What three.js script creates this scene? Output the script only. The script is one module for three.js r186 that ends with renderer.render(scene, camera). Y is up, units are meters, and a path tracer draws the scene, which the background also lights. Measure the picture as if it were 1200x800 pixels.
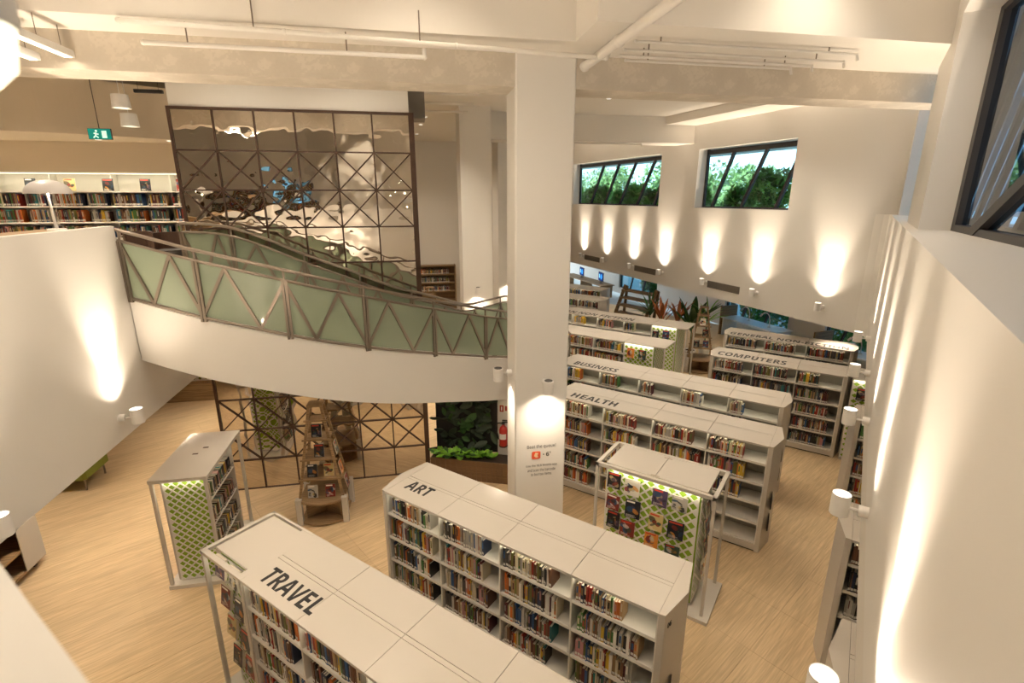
import * as THREE from 'three';
import { mergeGeometries } from 'three/addons/utils/BufferGeometryUtils.js';
import { TextGeometry } from 'three/addons/geometries/TextGeometry.js';
import { FontLoader } from 'three/addons/loaders/FontLoader.js';
import { RectAreaLightUniformsLib } from 'three/addons/lights/RectAreaLightUniformsLib.js';

// ------------------------------------------------------------------ camera, sky, exposure
RectAreaLightUniformsLib.init();
const scene = new THREE.Scene();
const camera = new THREE.PerspectiveCamera(67.38, 1.5, 0.05, 200);
camera.rotation.order = 'YXZ';
camera.position.set(0, 5.6, 0);
camera.rotation.set(THREE.MathUtils.degToRad(-15.83), THREE.MathUtils.degToRad(34.1), 0);
const renderer = new THREE.WebGLRenderer();
renderer.toneMapping = THREE.LinearToneMapping;
renderer.toneMappingExposure = 1.06;
renderer.shadowMap.enabled = true;
scene.background = new THREE.Color().setRGB(2.0, 2.5, 2.9);
const sun = new THREE.DirectionalLight(new THREE.Color().setRGB(1, 0.96, 0.88), 5); sun.position.set(-8, 34, 16); sun.target.position.set(-4, 0, -20); sun.castShadow = true; sun.shadow.camera.left = sun.shadow.camera.bottom = -40; sun.shadow.camera.right = sun.shadow.camera.top = 40; sun.shadow.camera.far = 120; scene.add(sun, sun.target);
camera.focus = 6.5; camera.userData.fStop = 3;
const WARM = new THREE.Color().setRGB(1, 0.82, 0.62), SOFTWARM = new THREE.Color().setRGB(1, 0.85, 0.66), LED = new THREE.Color().setRGB(1, 0.9, 0.66);
const UPLIGHT = 56, FLOOD = 37, DOWNLIGHT = 7.5, CEILING_SPOT = 18, SHELF_LED = 10, SOFFIT = 16;

// ------------------------------------------------------------------ helpers
function mulberry(a) { return () => { a |= 0; a = a + 0x6D2B79F5 | 0; let t = Math.imul(a ^ a >>> 15, 1 | a); t = t + Math.imul(t ^ t >>> 7, 61 | t) ^ t; return ((t ^ t >>> 14) >>> 0) / 4294967296; }; }
const R = mulberry(20240611);
const rr = (a, b) => a + (b - a) * R();
const pick = (a) => a[Math.floor(R() * a.length)];
const taken = new Map();
function numbered(name) { const n = taken.get(name) ?? 0; taken.set(name, n + 1); return n ? `${name}_${String(n).padStart(3, '0')}` : name; }
const S = Math.SQRT1_2;
const UW = (u, y, w) => new THREE.Vector3(S * (u - w), y, -S * (u + w));     // grid turned by 45 degrees: u to the right and away, w to the left and away
const TURN = Math.PI / 4;
const V = (x, y, z) => new THREE.Vector3(x, y, z);
function bb(x0, x1, y0, y1, z0, z1) { const g = new THREE.BoxGeometry(Math.abs(x1 - x0), Math.abs(y1 - y0), Math.abs(z1 - z0)); g.translate((x0 + x1) / 2, (y0 + y1) / 2, (z0 + z1) / 2); return g; }
function bev(x0, x1, y0, y1, z0, z1, b = 0.004) {       // box with a small chamfer on its vertical and top edges
  const w = x1 - x0, d = z1 - z0, s = new THREE.Shape(); b = Math.min(b, w / 3, d / 3, (y1 - y0) / 3);
  s.moveTo(-w / 2 + b, -d / 2); s.lineTo(w / 2 - b, -d / 2); s.lineTo(w / 2, -d / 2 + b); s.lineTo(w / 2, d / 2 - b); s.lineTo(w / 2 - b, d / 2); s.lineTo(-w / 2 + b, d / 2); s.lineTo(-w / 2, d / 2 - b); s.lineTo(-w / 2, -d / 2 + b); s.closePath();
  const g = new THREE.ExtrudeGeometry(s, { depth: y1 - y0, bevelEnabled: false }); g.rotateX(-Math.PI / 2); g.translate((x0 + x1) / 2, y0, (z0 + z1) / 2); return g;
}
const flat = (g) => (g.index ? g.toNonIndexed() : g);
function join(list) { const a = list.map((g) => { const f = flat(g); if (!f.attributes.uv) f.setAttribute('uv', new THREE.BufferAttribute(new Float32Array(f.attributes.position.count * 2), 2)); return f; }); return a.length === 1 ? a[0] : mergeGeometries(a); }
function metric(g, k = 1) {                             // uv in metres by the way each face points
  g = flat(g); const p = g.attributes.position, n = g.attributes.normal, uv = new Float32Array(p.count * 2);
  for (let i = 0; i < p.count; i++) { const ax = Math.abs(n.getX(i)), ay = Math.abs(n.getY(i)), az = Math.abs(n.getZ(i)); let a, b;
    if (ay >= ax && ay >= az) { a = p.getX(i); b = p.getZ(i); } else if (ax >= az) { a = p.getZ(i); b = p.getY(i); } else { a = p.getX(i); b = p.getY(i); }
    uv[2 * i] = a * k; uv[2 * i + 1] = b * k; }
  g.setAttribute('uv', new THREE.BufferAttribute(uv, 2)); return g;
}
function mesh(name, geo, mat, parent) { const m = new THREE.Mesh(Array.isArray(geo) ? join(geo) : geo, mat); m.name = name; if (parent) parent.add(m); return m; }
function tag(o, label, category, group, kind) { o.userData.label = label; o.userData.category = category; if (group) o.userData.group = group; if (kind) o.userData.kind = kind; return o; }
function thing(name, label, category, pos, turn = 0, group) { const o = new THREE.Group(); o.name = numbered(name); if (pos) o.position.copy(pos.isVector3 ? pos : V(...pos)); o.rotation.y = turn; scene.add(o); return tag(o, label, category, group); }
function solo(name, geo, mat, label, category, group) { const m = mesh(numbered(name), geo, mat, scene); return tag(m, label, category, group); }
function struct(name, geo, mat, label, category = 'wall') { const m = mesh(numbered(name), geo, mat, scene); return tag(m, label, category, null, 'structure'); }
function structGroup(name, label, category, pos, turn = 0) { const o = thing(name, label, category, pos, turn); o.userData.kind = 'structure'; return o; }
function bar(a, b, w, d) {                              // a square bar from a to b
  const dir = b.clone().sub(a), L = dir.length(); const g = new THREE.BoxGeometry(w, L, d ?? w);
  g.applyQuaternion(new THREE.Quaternion().setFromUnitVectors(V(0, 1, 0), dir.normalize())); const c = a.clone().add(b).multiplyScalar(0.5); g.translate(c.x, c.y, c.z); return g;
}
function barFlat(a, b, w, d, n) {                       // a flat bar from a to b, d measured along n
  const y = b.clone().sub(a), L = y.length(); y.normalize(); const z = n.clone().addScaledVector(y, -n.dot(y)).normalize(), x = y.clone().cross(z);
  const g = new THREE.BoxGeometry(w, L, d); g.applyMatrix4(new THREE.Matrix4().makeBasis(x, y, z).setPosition(a.clone().add(b).multiplyScalar(0.5))); return g;
}
function rod(a, b, r, n = 10) { const dir = b.clone().sub(a), L = dir.length(); const g = new THREE.CylinderGeometry(r, r, L, n); g.applyQuaternion(new THREE.Quaternion().setFromUnitVectors(V(0, 1, 0), dir.normalize())); const c = a.clone().add(b).multiplyScalar(0.5); g.translate(c.x, c.y, c.z); return g; }
function prism(pts, y0, y1, holes = []) {               // plan polygon of [x, z] extruded from y0 to y1
  const s = new THREE.Shape(pts.map(([x, z]) => new THREE.Vector2(x, -z))); for (const h of holes) s.holes.push(new THREE.Path(h.map(([x, z]) => new THREE.Vector2(x, -z))));
  const g = new THREE.ExtrudeGeometry(s, { depth: y1 - y0, bevelEnabled: false, curveSegments: 16 }); g.rotateX(-Math.PI / 2); g.translate(0, y0, 0); return g;
}
function wallWith(x0, x1, y0, y1, z0, z1, openings) {   // wall along x with rectangular openings [xa, xb, ya, yb]
  const xs = [...new Set([x0, x1, ...openings.flatMap((o) => [o[0], o[1]])])].sort((a, b) => a - b), out = [];
  for (let i = 0; i + 1 < xs.length; i++) { const a = xs[i], b = xs[i + 1], m = (a + b) / 2; let y = y0;
    for (const o of openings.filter((o) => o[0] < m && o[1] > m).sort((p, q) => p[2] - q[2])) { if (o[2] > y) out.push(bb(a, b, y, o[2], z0, z1)); y = o[3]; }
    if (y < y1) out.push(bb(a, b, y, y1, z0, z1)); }
  return join(out);
}
// ---- computed textures
function noiseGrid(nx, ny, seed) { const r = mulberry(seed), a = new Float32Array(nx * ny); for (let i = 0; i < a.length; i++) a[i] = r(); return (x, y) => { x = ((x % nx) + nx) % nx; y = ((y % ny) + ny) % ny; const i = Math.floor(x), j = Math.floor(y), fx = x - i, fy = y - j, sx = fx * fx * (3 - 2 * fx), sy = fy * fy * (3 - 2 * fy), i1 = (i + 1) % nx, j1 = (j + 1) % ny; return (a[j * nx + i] * (1 - sx) + a[j * nx + i1] * sx) * (1 - sy) + (a[j1 * nx + i] * (1 - sx) + a[j1 * nx + i1] * sx) * sy; }; }
function dataTexture(n, fn, srgb = true) { const d = new Uint8Array(n * n * 4); for (let y = 0; y < n; y++) for (let x = 0; x < n; x++) { const c = fn(x / n, y / n), i = 4 * (y * n + x); d[i] = c[0]; d[i + 1] = c[1]; d[i + 2] = c[2]; d[i + 3] = 255; } const t = new THREE.DataTexture(d, n, n); t.magFilter = THREE.LinearFilter; t.minFilter = THREE.LinearMipmapLinearFilter; t.generateMipmaps = true; t.wrapS = t.wrapT = THREE.RepeatWrapping; if (srgb) t.colorSpace = THREE.SRGBColorSpace; t.needsUpdate = true; return t; }
function canvasTexture(w, h, draw) { const c = document.createElement('canvas'); c.width = w; c.height = h; draw(c.getContext('2d'), w, h); const t = new THREE.CanvasTexture(c); t.colorSpace = THREE.SRGBColorSpace; return t; }
const clamp8 = (v) => Math.max(0, Math.min(255, v));
const floorTex = (() => { const n1 = noiseGrid(6, 130, 3), n2 = noiseGrid(14, 300, 4), n3 = noiseGrid(5, 20, 5); return dataTexture(1024, (x, y) => { const v = (n1(x * 6, y * 130) - 0.5) * 22 + (n2(x * 14, y * 300) - 0.5) * 20 + (n3(x * 5, y * 20) - 0.5) * 10; return [clamp8(208 + v), clamp8(182 + v * 0.95), clamp8(144 + v * 0.85)]; }); })();
const woodTex = (() => { const n1 = noiseGrid(3, 60, 13), n2 = noiseGrid(8, 200, 14); return dataTexture(512, (x, y) => { const v = (n1(x * 3, y * 60) - 0.5) * 40 + (n2(x * 8, y * 200) - 0.5) * 22; return [clamp8(146 + v), clamp8(119 + v * 0.9), clamp8(86 + v * 0.75)]; }); })();
const plasterTex = (() => { const n1 = noiseGrid(7, 7, 23), n2 = noiseGrid(40, 40, 24), n3 = noiseGrid(3, 3, 25); return dataTexture(512, (x, y) => { const a = n1(x * 7, y * 7) * 0.6 + n2(x * 40, y * 40) * 0.25 + n3(x * 3, y * 3) * 0.35; const p = a > 0.74 ? 5 : 0; const v = (a - 0.6) * 14 + p; return [clamp8(205 + v), clamp8(196 + v), clamp8(182 + v)]; }); })();

// ------------------------------------------------------------------ materials
const mat = (o) => new THREE.MeshStandardMaterial(o);
const lin = (r, g, b) => new THREE.Color().setRGB(r, g, b);
const M = {
  wall: mat({ color: lin(0.80, 0.775, 0.735), roughness: 0.5 }),
  ceiling: mat({ color: lin(0.78, 0.745, 0.69), roughness: 0.75 }),
  plaster: mat({ map: plasterTex, roughness: 0.85 }),
  tan: mat({ color: lin(0.66, 0.57, 0.45), roughness: 0.7 }),
  shelf: mat({ color: lin(0.62, 0.575, 0.515), roughness: 0.26 }),
  shelfIn: mat({ color: lin(0.78, 0.75, 0.69), roughness: 0.5 }),
  groove: mat({ color: lin(0.42, 0.36, 0.29), roughness: 0.7 }),
  mesh: mat({ color: lin(0.40, 0.38, 0.33), roughness: 0.7 }),
  floor: mat({ map: floorTex, roughness: 0.42 }),
  floorDeep: mat({ map: floorTex, color: lin(0.975, 0.972, 0.97), roughness: 0.42 }),
  wood: mat({ map: woodTex, roughness: 0.55 }),
  darkWood: mat({ map: woodTex, color: lin(0.56, 0.47, 0.42), roughness: 0.6 }),
  brown: mat({ color: lin(0.072, 0.036, 0.022), roughness: 0.5 }),
  steel: mat({ color: lin(0.27, 0.225, 0.185), metalness: 0.85, roughness: 0.38 }),
  mirror: mat({ color: lin(0.80, 0.74, 0.66), metalness: 1, roughness: 0.015 }),
  greenGlass: new THREE.MeshPhysicalMaterial({ color: lin(0.29, 0.35, 0.25), roughness: 0.45, transmission: 0.25, thickness: 0, clearcoat: 0.8, clearcoatRoughness: 0.06 }),
  lattice: mat({ color: lin(0.78, 0.76, 0.68), roughness: 0.5 }),
  green: mat({ color: lin(0.27, 0.44, 0.03), roughness: 0.7 }),
  black: mat({ color: lin(0.018, 0.016, 0.016), roughness: 0.6 }),
  charcoal: mat({ color: lin(0.06, 0.055, 0.05), roughness: 0.6 }),
  vent: mat({ color: lin(0.16, 0.145, 0.13), roughness: 0.6 }),
  duct: mat({ color: lin(0.20, 0.175, 0.15), roughness: 0.6 }),
  lampWhite: mat({ color: lin(0.82, 0.80, 0.77), roughness: 0.4 }),
  glow: mat({ color: lin(1, 0.95, 0.85), emissive: lin(1, 0.93, 0.8), emissiveIntensity: 3.0 }),
  ledGlow: mat({ color: lin(1, 0.95, 0.8), emissive: lin(1, 0.93, 0.68), emissiveIntensity: 1.6 }),
  pipe: mat({ color: lin(0.76, 0.73, 0.68), roughness: 0.45 }),
  frame: mat({ color: lin(0.055, 0.05, 0.05), roughness: 0.45 }),
  glassTeal: new THREE.MeshPhysicalMaterial({ color: lin(0.62, 0.90, 0.95), roughness: 0.02, transmission: 1, thickness: 0, ior: 1.45 }),
  glassBlue: new THREE.MeshPhysicalMaterial({ color: lin(0.16, 0.34, 0.46), roughness: 0.02, transmission: 1, thickness: 0, ior: 1.5 }),
  glassDark: new THREE.MeshPhysicalMaterial({ color: lin(0.13, 0.26, 0.36), roughness: 0.02, transmission: 1, thickness: 0, ior: 1.5 }),
  book: mat({ vertexColors: true, roughness: 0.5 }),
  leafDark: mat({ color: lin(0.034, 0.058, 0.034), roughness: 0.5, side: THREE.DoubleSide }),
  leafMid: mat({ color: lin(0.05, 0.13, 0.03), roughness: 0.5, side: THREE.DoubleSide }),
  leafBright: mat({ color: lin(0.22, 0.50, 0.05), roughness: 0.45, side: THREE.DoubleSide }),
  leafRust: mat({ color: lin(0.42, 0.13, 0.035), roughness: 0.5, side: THREE.DoubleSide }),
  foliage: new THREE.MeshPhysicalMaterial({ color: lin(0.26, 0.56, 0.07), roughness: 0.8, transmission: 0.3, thickness: 0, side: THREE.DoubleSide }),
  foliagePale: new THREE.MeshPhysicalMaterial({ color: lin(0.46, 0.66, 0.26), roughness: 0.8, transmission: 0.4, thickness: 0, side: THREE.DoubleSide }),
  bark: mat({ color: lin(0.12, 0.09, 0.06), roughness: 0.9 }),
  soil: mat({ color: lin(0.05, 0.035, 0.025), roughness: 1 }),
  concrete: mat({ color: lin(0.45, 0.46, 0.46), roughness: 0.9 }),
  facade: mat({ color: lin(0.24, 0.36, 0.46), roughness: 0.5 }),
  facadeTrim: mat({ color: lin(0.35, 0.45, 0.52), roughness: 0.4 }),
  red: mat({ color: lin(0.48, 0.025, 0.02), roughness: 0.35 }),
  yellow: mat({ color: lin(0.75, 0.48, 0.02), roughness: 0.5 }),
  olive: mat({ color: lin(0.20, 0.22, 0.03), roughness: 0.8 }),
  deskWhite: mat({ color: lin(0.78, 0.80, 0.84), roughness: 0.35 }),
};
const font = await new FontLoader().loadAsync('fonts/droid/droid_sans_bold.typeface.json');
const fontRegular = await new FontLoader().loadAsync('fonts/droid/droid_sans_regular.typeface.json');
function lettering(text, width, height, depth = 0.003, f = font) {       // letters in the xy plane, fitted to width x height, lower left at 0,0
  const g = new TextGeometry(text, { font: f, size: 1, depth: 0.05, curveSegments: 5, bevelEnabled: false }); g.computeBoundingBox(); const b = g.boundingBox;
  g.translate(-b.min.x, -b.min.y, 0); g.scale(width / (b.max.x - b.min.x), height / (b.max.y - b.min.y), depth / 0.05); return g;
}

// ================================================================== THE SETTING
// ---- floor: slab and the vinyl squares whose joints show
const floorObj = structGroup('floor', 'streaky beige wood-look vinyl floor of the lower level', 'floor', [0, 0, 0]);
const FA = THREE.MathUtils.degToRad(90 - 14.5);        // grain runs 14.5 degrees to the side of the z axis
const slabGeo = bb(-34, 22, -0.3, -0.006, -34, 22); mesh('slab', metric(slabGeo, 0.5), M.floor, floorObj); floorObj.rotation.y = FA;
{
  const T = 0.96;
  let n = 0; const spots = [];
  for (let i = -30; i < 30; i++) for (let j = -30; j < 30; j++) { const c = V((i + 0.5) * T, 0, (j + 0.5) * T).applyMatrix4(new THREE.Matrix4().makeRotationY(FA)); const u = S * (c.x - c.z), w = S * (-c.x - c.z);
    const inView = c.x < 0.9 && c.z < -1.2 && w > 2 && w < 13.5 && u > -7.5 && u < 9; if (inView) spots.push([i, j, c.length()]); }
  spots.sort((a, b) => a[2] - b[2]);
  for (const [i, j] of spots.slice(0, 210)) { const m = mesh(n++ ? `vinyl_tile_${String(n - 1).padStart(3, '0')}` : 'vinyl_tile', metric(bb(i * T + 0.0012, i * T + T - 0.0012, -0.012, 0, j * T + 0.0012, j * T + T - 0.0012), 0.5), R() < 0.75 ? M.floor : M.floorDeep, floorObj); }
}
// ---- back wall frame (local x to the right along the wall, local z towards the room)
const BW = { pos: V(0.126, 0, -13.95), turn: THREE.MathUtils.degToRad(-34.88) };
const backAt = (x, y, z) => V(x, y, z).applyAxisAngle(V(0, 1, 0), BW.turn).add(BW.pos);
function placed(geo, pos, turn) { geo.rotateY(turn); geo.translate(pos.x, pos.y, pos.z); return geo; }
const onBack = (geo) => placed(geo, BW.pos, BW.turn);
const onUW = (geo) => placed(geo, V(0, 0, 0), TURN);                      // geometry written with x = u, z = -w
const ub = (u0, u1, y0, y1, w0, w1) => onUW(bb(u0, u1, y0, y1, -w1, -w0));
const LEDGE = 5.225, SOF = 2.55;
const WIN1 = [-14.2, -7.72, 5.25, 7.0], WIN2 = [-5.85, -2.28, 5.25, 7.0];
struct('wall_back', onBack(wallWith(-19, 0.75, SOF, 8.9, -0.45, 0, [WIN1, WIN2])), M.wall, 'cream back wall above the overhang with slanted-bar windows and uplight scallops');
struct('wall_back_recess', onBack(wallWith(-26, 8, 0, SOF, -5.7, -5.4, [[-18.3, -14.6, 0.35, 2.3], [-9.66, -6.3, 0.3, 2.3], [-4.75, -2.6, 0.3, 2.3]])), M.wall, 'shaded lower wall with reading windows far behind the shelves');
struct('trim_roof_terrace', onBack(bb(-26, 8, SOF, 4.9, -5.7, -0.45)), M.wall, 'soffit slab over the recess behind the shelves', 'soffit');
// right wall: parapet band, ledge, upper wall with openings
struct('wall_right', (() => { const g = prism([[0.39, 2.0], [0.39, -13.35], [0.36, -13.6], [0.27, -13.78], [0.12, -13.95], [1.6, -14.2], [1.6, 2.0]], SOF, LEDGE); return g; })(), M.wall, 'tall cream wall band washed by uplights under the ledge');
struct('wall_right_upper', (() => { const g = wallWith(-2.0, 13.6, LEDGE, 8.9, 0, 0.34, [[9.95, 13.25, LEDGE, 7.4], [0.6, 7.7, LEDGE, 7.45]]); g.rotateY(Math.PI / 2); g.translate(0.5, 0, 0); return g; })(), M.wall, 'cream upper wall on the ledge with deep window openings');
struct('trim_overhang', bb(0.39, 5, SOF - 0.02, SOF + 0.3, -14, 2), M.ceiling, 'soffit over the aisle shelves below the ledge', 'soffit');
struct('wall_right_lower', bb(4.6, 5, 0, SOF, -20, 3), M.wall, 'lower wall behind the shelves under the overhang');
// upper floor: camera side, left side
const upperSlab = struct('wall_left', join([
  ub(-3.95, -3.83, SOF, LEDGE, 2.0, 7.73), ub(-4.3, -3.83, SOF, 4.2, 7.73, 15.0)]), M.wall, 'white parapet wall of the upper floor with uplight pool');
struct('trim_upper_floor', join([ub(-14, -3.95, SOF + 0.02, 4.2, -7, 15)]), M.tan, 'upper floor slab beyond the parapet', 'floor slab');
struct('wall_front', join([bb(-5.4, 0.39, SOF, LEDGE, -0.075, 0.22)]), M.wall, 'white parapet ledge under the viewpoint');
struct('trim_balcony', prism([[-5.3, 0.22], [1.6, 0.22], [1.6, 9], [-4.2, 9]], SOF, 4.2), M.tan, 'balcony floor slab at the viewpoint', 'floor slab');
// outer shell
struct('wall_far', ub(-14.5, 7.3, 0, 8.9, 24.5, 24.9), M.wall, 'pale wall at the far end of the hall');
struct('wall_side', ub(-14.5, -14.1, 0, 8.9, -8, 24.9), M.wall, 'wall behind the upper reading room');
struct('wall_rear', onUW(wallWith(-14.5, 12, 0, 8.9, 7, 7.4, [[-6.4, -2.4, 5.5, 6.35]])), M.wall, 'wall behind the balcony');
{ const g = structGroup('window_7', 'strip window in the wall behind the balcony', 'window', [0, 0, 0], TURN); mesh('window_frame', [bb(-6.4, -2.4, 5.5, 5.56, 7.1, 7.18), bb(-6.4, -2.4, 6.29, 6.35, 7.1, 7.18)], M.frame, g); for (let i = 0; i <= 5; i++) mesh('mullion', bb(-6.4 + i * 0.788, -6.34 + i * 0.788, 5.5, 6.35, 7.1, 7.18), M.frame, g); for (let i = 0; i < 5; i++) mesh('pane', new THREE.PlaneGeometry(0.8, 0.85).translate(-6.0 + i * 0.8, 5.925, 7.14), M.glassDark, g); }
struct('wall_end', bb(1.6, 2.0, 0, 8.9, 0.6, 11), M.wall, 'end wall beside the balcony');
const plan = [[0.8, -13.6], [-12.57, -22.8], [-27.9, -8.0], [-5.2, 15.1], [1.8, 9.5], [1.8, -13]];
struct('ceiling', prism(plan, 8.6, 8.9), M.ceiling, 'cream concrete ceiling high over the library');
// beams (u direction)
struct('ceiling_beam', ub(-12, 2.0, 7.34, 8.6, 6.45, 7.06), M.ceiling, 'wide cream beam with white pipes running under it', 'beam');
struct('ceiling_beam', onUW(prism([[2.0, -5.7], [6.68, -5.7], [8.04, -7.06], [2.0, -7.06]], 7.34, 8.6)), M.ceiling, 'deep cream beam ending against the ledge window wall', 'beam');
struct('ceiling_beam', onUW(prism([[-12, -7.06], [8.05, -7.06], [8.6, -7.62], [-12, -7.62]], 6.95, 8.6)), M.plaster, 'rough plastered beam along the column line with pale patches', 'beam');
struct('ceiling_rear', (() => { const c = [UW(8.6, 0, 7.62), UW(14.8, 0, 14.2), V(-12.57, 0, -22.8), UW(-12, 0, 24.5), UW(-12, 0, 7.62)]; const p = backAt(0.3, 0, 0); return prism([[c[0].x, c[0].z], [p.x, p.z], [c[2].x, c[2].z], [c[3].x, c[3].z], [c[4].x, c[4].z]], 7.95, 8.2); })(), M.ceiling, 'ceiling bay between the beams and the slanted-bar windows', 'ceiling');
struct('ceiling_beam', ub(1.5, 9.2, 7.2, 7.95, 15.8, 16.7), M.ceiling, 'cream beam meeting the back wall between the two windows', 'beam');
struct('ceiling_beam', onBack(bb(-6.6, 0.4, 7.72, 7.95, 0, 1.0)), M.ceiling, 'shallow cream beam along the top of the back wall', 'beam');
// column line
struct('column', (() => { const b = 0.02; const p = [[1.4 + b, -7.04], [2.21 - b, -7.04], [2.21, -7.04 - b], [2.21, -7.66], [1.4, -7.66], [1.4, -7.04 - b]]; return onUW(prism(p, 0, 7.34)); })(), M.wall, 'square cream column with borrowing notice and two downlights', 'column');
struct('column', join([ub(1.42, 2.28, 0, 7.95, 14.9, 16.0)]), M.wall, 'tan column with a downlight behind the stair railing', 'column');
struct('column', join([ub(2.75, 3.9, 0, 7.95, 16.6, 17.8)]), M.wall, 'bluish white column behind the tan column', 'column');
// wall behind the mirror tower
struct('wall_mirror_tower', join([ub(-3.74, 0.06, 0, 8.6, 9.86, 10.3)]), M.wall, 'grey-cream wall carrying the mirror panels', 'wall');
// upper reading room fascia and bulkheads
struct('ceiling_bulkhead', (() => { const p = []; for (let i = 0; i <= 20; i++) { const u = -12.5 + i * 0.44; const w = u < -7.5 ? 10.1 : 10.1 + 0.12 * (u + 7.5) ** 2; p.push([u, -w]); } p.push([-3.7, -14], [-12.5, -14]); return onUW(prism(p, 6.62, 7.5)); })(), M.tan, 'curved tan bulkhead over the upper reading room', 'bulkhead');
struct('wall_upper_reading', ub(-12.5, -3.76, 4.2, 8.6, 12.55, 12.75), M.tan, 'tan wall holding the upper floor bookshelves');
struct('trim_shelf_fascia', ub(-9.6, -3.76, 6.07, 6.62, 12.0, 12.55), M.tan, 'tan band over the upper floor bookshelves', 'fascia');
solo('duct', ub(-0.02, 0.36, 6.98, 7.95, 10.35, 10.9), M.duct, 'dark grey box duct beside the mirror tower top', 'duct');

// ---- windows of the back wall
function slantWindow(n, o, slants, label) {
  const g = structGroup(`window_${n}`, label, 'window', BW.pos, BW.turn), [x0, x1, y0, y1] = o;
  mesh('window_frame', [bb(x0, x1, y0, y0 + 0.05, -0.40, -0.32), bb(x0, x1, y1 - 0.16, y1 - 0.08, -0.40, -0.32), bb(x0, x0 + 0.06, y0, y1, -0.4, -0.32), bb(x1 - 0.06, x1, y0, y1, -0.4, -0.32)], M.frame, g);
  let a = x0;
  for (const [xb, xt] of slants) mesh('mullion', barFlat(V(xb, y0, -0.36), V(xt, y1 - 0.1, -0.36), 0.075, 0.09, V(0, 0, 1)), M.frame, g);
  const all = [[x0, x0], ...slants, [x1, x1]];
  for (let i = 0; i + 1 < all.length; i++) { const [b0, t0] = all[i], [b1, t1] = all[i + 1]; const s = new THREE.Shape([new THREE.Vector2(b0, y0), new THREE.Vector2(b1, y0), new THREE.Vector2(t1, y1 - 0.1), new THREE.Vector2(t0, y1 - 0.1)]); const q = new THREE.ShapeGeometry(s); q.translate(0, 0, -0.36); mesh('pane', q, M.glassTeal, g); }
  mesh('eave', bb(x0, x1, y1 - 0.12, y1 - 0.02, -0.45, -0.40), M.frame, g);
  return g;
}
slantWindow(1, WIN1, [[-13.14, -12.09], [-11.94, -10.9], [-10.78, -9.72], [-9.55, -8.53], [-8.45, -7.78]], 'long slanted-bar window beside the column looking out on bushes');
slantWindow(2, WIN2, [[-5.45, -4.72], [-4.25, -3.5], [-3.01, -2.36]], 'slanted-bar window looking out on trees above the uplights');
struct('trim_eave', onBack(bb(-20, 3, 7.05, 7.3, -3.2, -0.45)), M.concrete, 'grey eave outside over the back windows', 'eave');
function lowerWindow(n, x0, x1, y0, y1, bars, label) {
  const g = structGroup(`window_${n}`, label, 'window', BW.pos, BW.turn);
  mesh('window_frame', [bb(x0, x1, y0, y0 + 0.05, -5.6, -5.5), bb(x0, x1, y1 - 0.05, y1, -5.6, -5.5), bb(x0, x0 + 0.06, y0, y1, -5.6, -5.5), bb(x1 - 0.06, x1, y0, y1, -5.6, -5.5)], M.frame, g);
  for (const x of bars) mesh('mullion', barFlat(V(x - 0.3, y0, -5.55), V(x + 0.3, y1, -5.55), 0.07, 0.08, V(0, 0, 1)), M.frame, g);
  const xs = [x0, ...bars, x1]; for (let i = 0; i + 1 < xs.length; i++) { const q = new THREE.PlaneGeometry(xs[i + 1] - xs[i], y1 - y0); q.translate((xs[i] + xs[i + 1]) / 2, (y0 + y1) / 2, -5.55); mesh('pane', q, M.glassBlue, g); }
}
lowerWindow(3, -9.66, -6.3, 0.3, 2.3, [-8.5, -7.3], 'low blue window behind the lamp desk');
lowerWindow(4, -4.75, -2.6, 0.3, 2.3, [-4.0], 'low blue window behind the general non-fiction bookcase');
lowerWindow(5, -18.3, -14.6, 0.35, 2.3, [-17, -15.8], 'low blue window behind the slanted wooden step shelf');
// ---- window of the right wall
{
  const g = structGroup('window_6', 'large dark-framed window with diagonal bars on the ledge', 'window', [0.79, 0, -7.72], THREE.MathUtils.degToRad(5.5));
  const y0 = LEDGE, y1 = 7.45, L = 7.2;                 // local z runs along the window from its far jamb
  mesh('window_frame', [bb(0, 0.1, y0, y1, 0, 0.16), bb(0, 0.1, y0, y0 + 0.07, 0, L), bb(0, 0.1, y1 - 0.06, y1, 0, L), bb(0, 0.1, y0, y1, L - 0.1, L)], M.frame, g);
  for (const [za, ya, zb, yb] of [[0.85, y0 + 0.03, 5.8, 7.4], [3.4, y0 + 0.03, 7.1, 6.9]]) mesh('diagonal_bar', barFlat(V(0.05, ya, za), V(0.05, yb, zb), 0.11, 0.12, V(1, 0, 0)), M.frame, g);
  const zs = [0, 1.8, 3.6, 5.4, L]; for (let i = 0; i < 4; i++) { const q = new THREE.PlaneGeometry(zs[i + 1] - zs[i], y1 - y0); q.rotateY(-Math.PI / 2); q.translate(0.06, (y0 + y1) / 2, (zs[i] + zs[i + 1]) / 2); mesh('pane', q, M.glassDark, g); }
  const f = thing('sunshade', 'dark diagonal metal sunshade bars outside the ledge window', 'sunshade', [1.18, 0, 0]);
  for (let i = 0; i < 15; i++) { const z = -13 + i * 0.62; mesh('fin', barFlat(V(0, 5.24, z), V(0, 8.2, z + 3.2), i % 4 === 1 ? 0.05 : 0.13, 0.05, V(1, 0, 0)), i % 4 === 1 ? M.facadeTrim : M.charcoal, f); }
  mesh('rail', bb(-0.03, 0.03, 5.225, 5.3, -13, -1), M.charcoal, f);
  struct('wall_neighbour', bb(4.3, 4.6, 4.9, 14, -40, 3), M.facade, 'grey facade across the gap outside the ledge window');
  struct('trim_terrace', bb(1.6, 4.3, 4.7, 4.9, -13.5, 0.5), M.concrete, 'terrace outside the ledge window', 'terrace');
}

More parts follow.
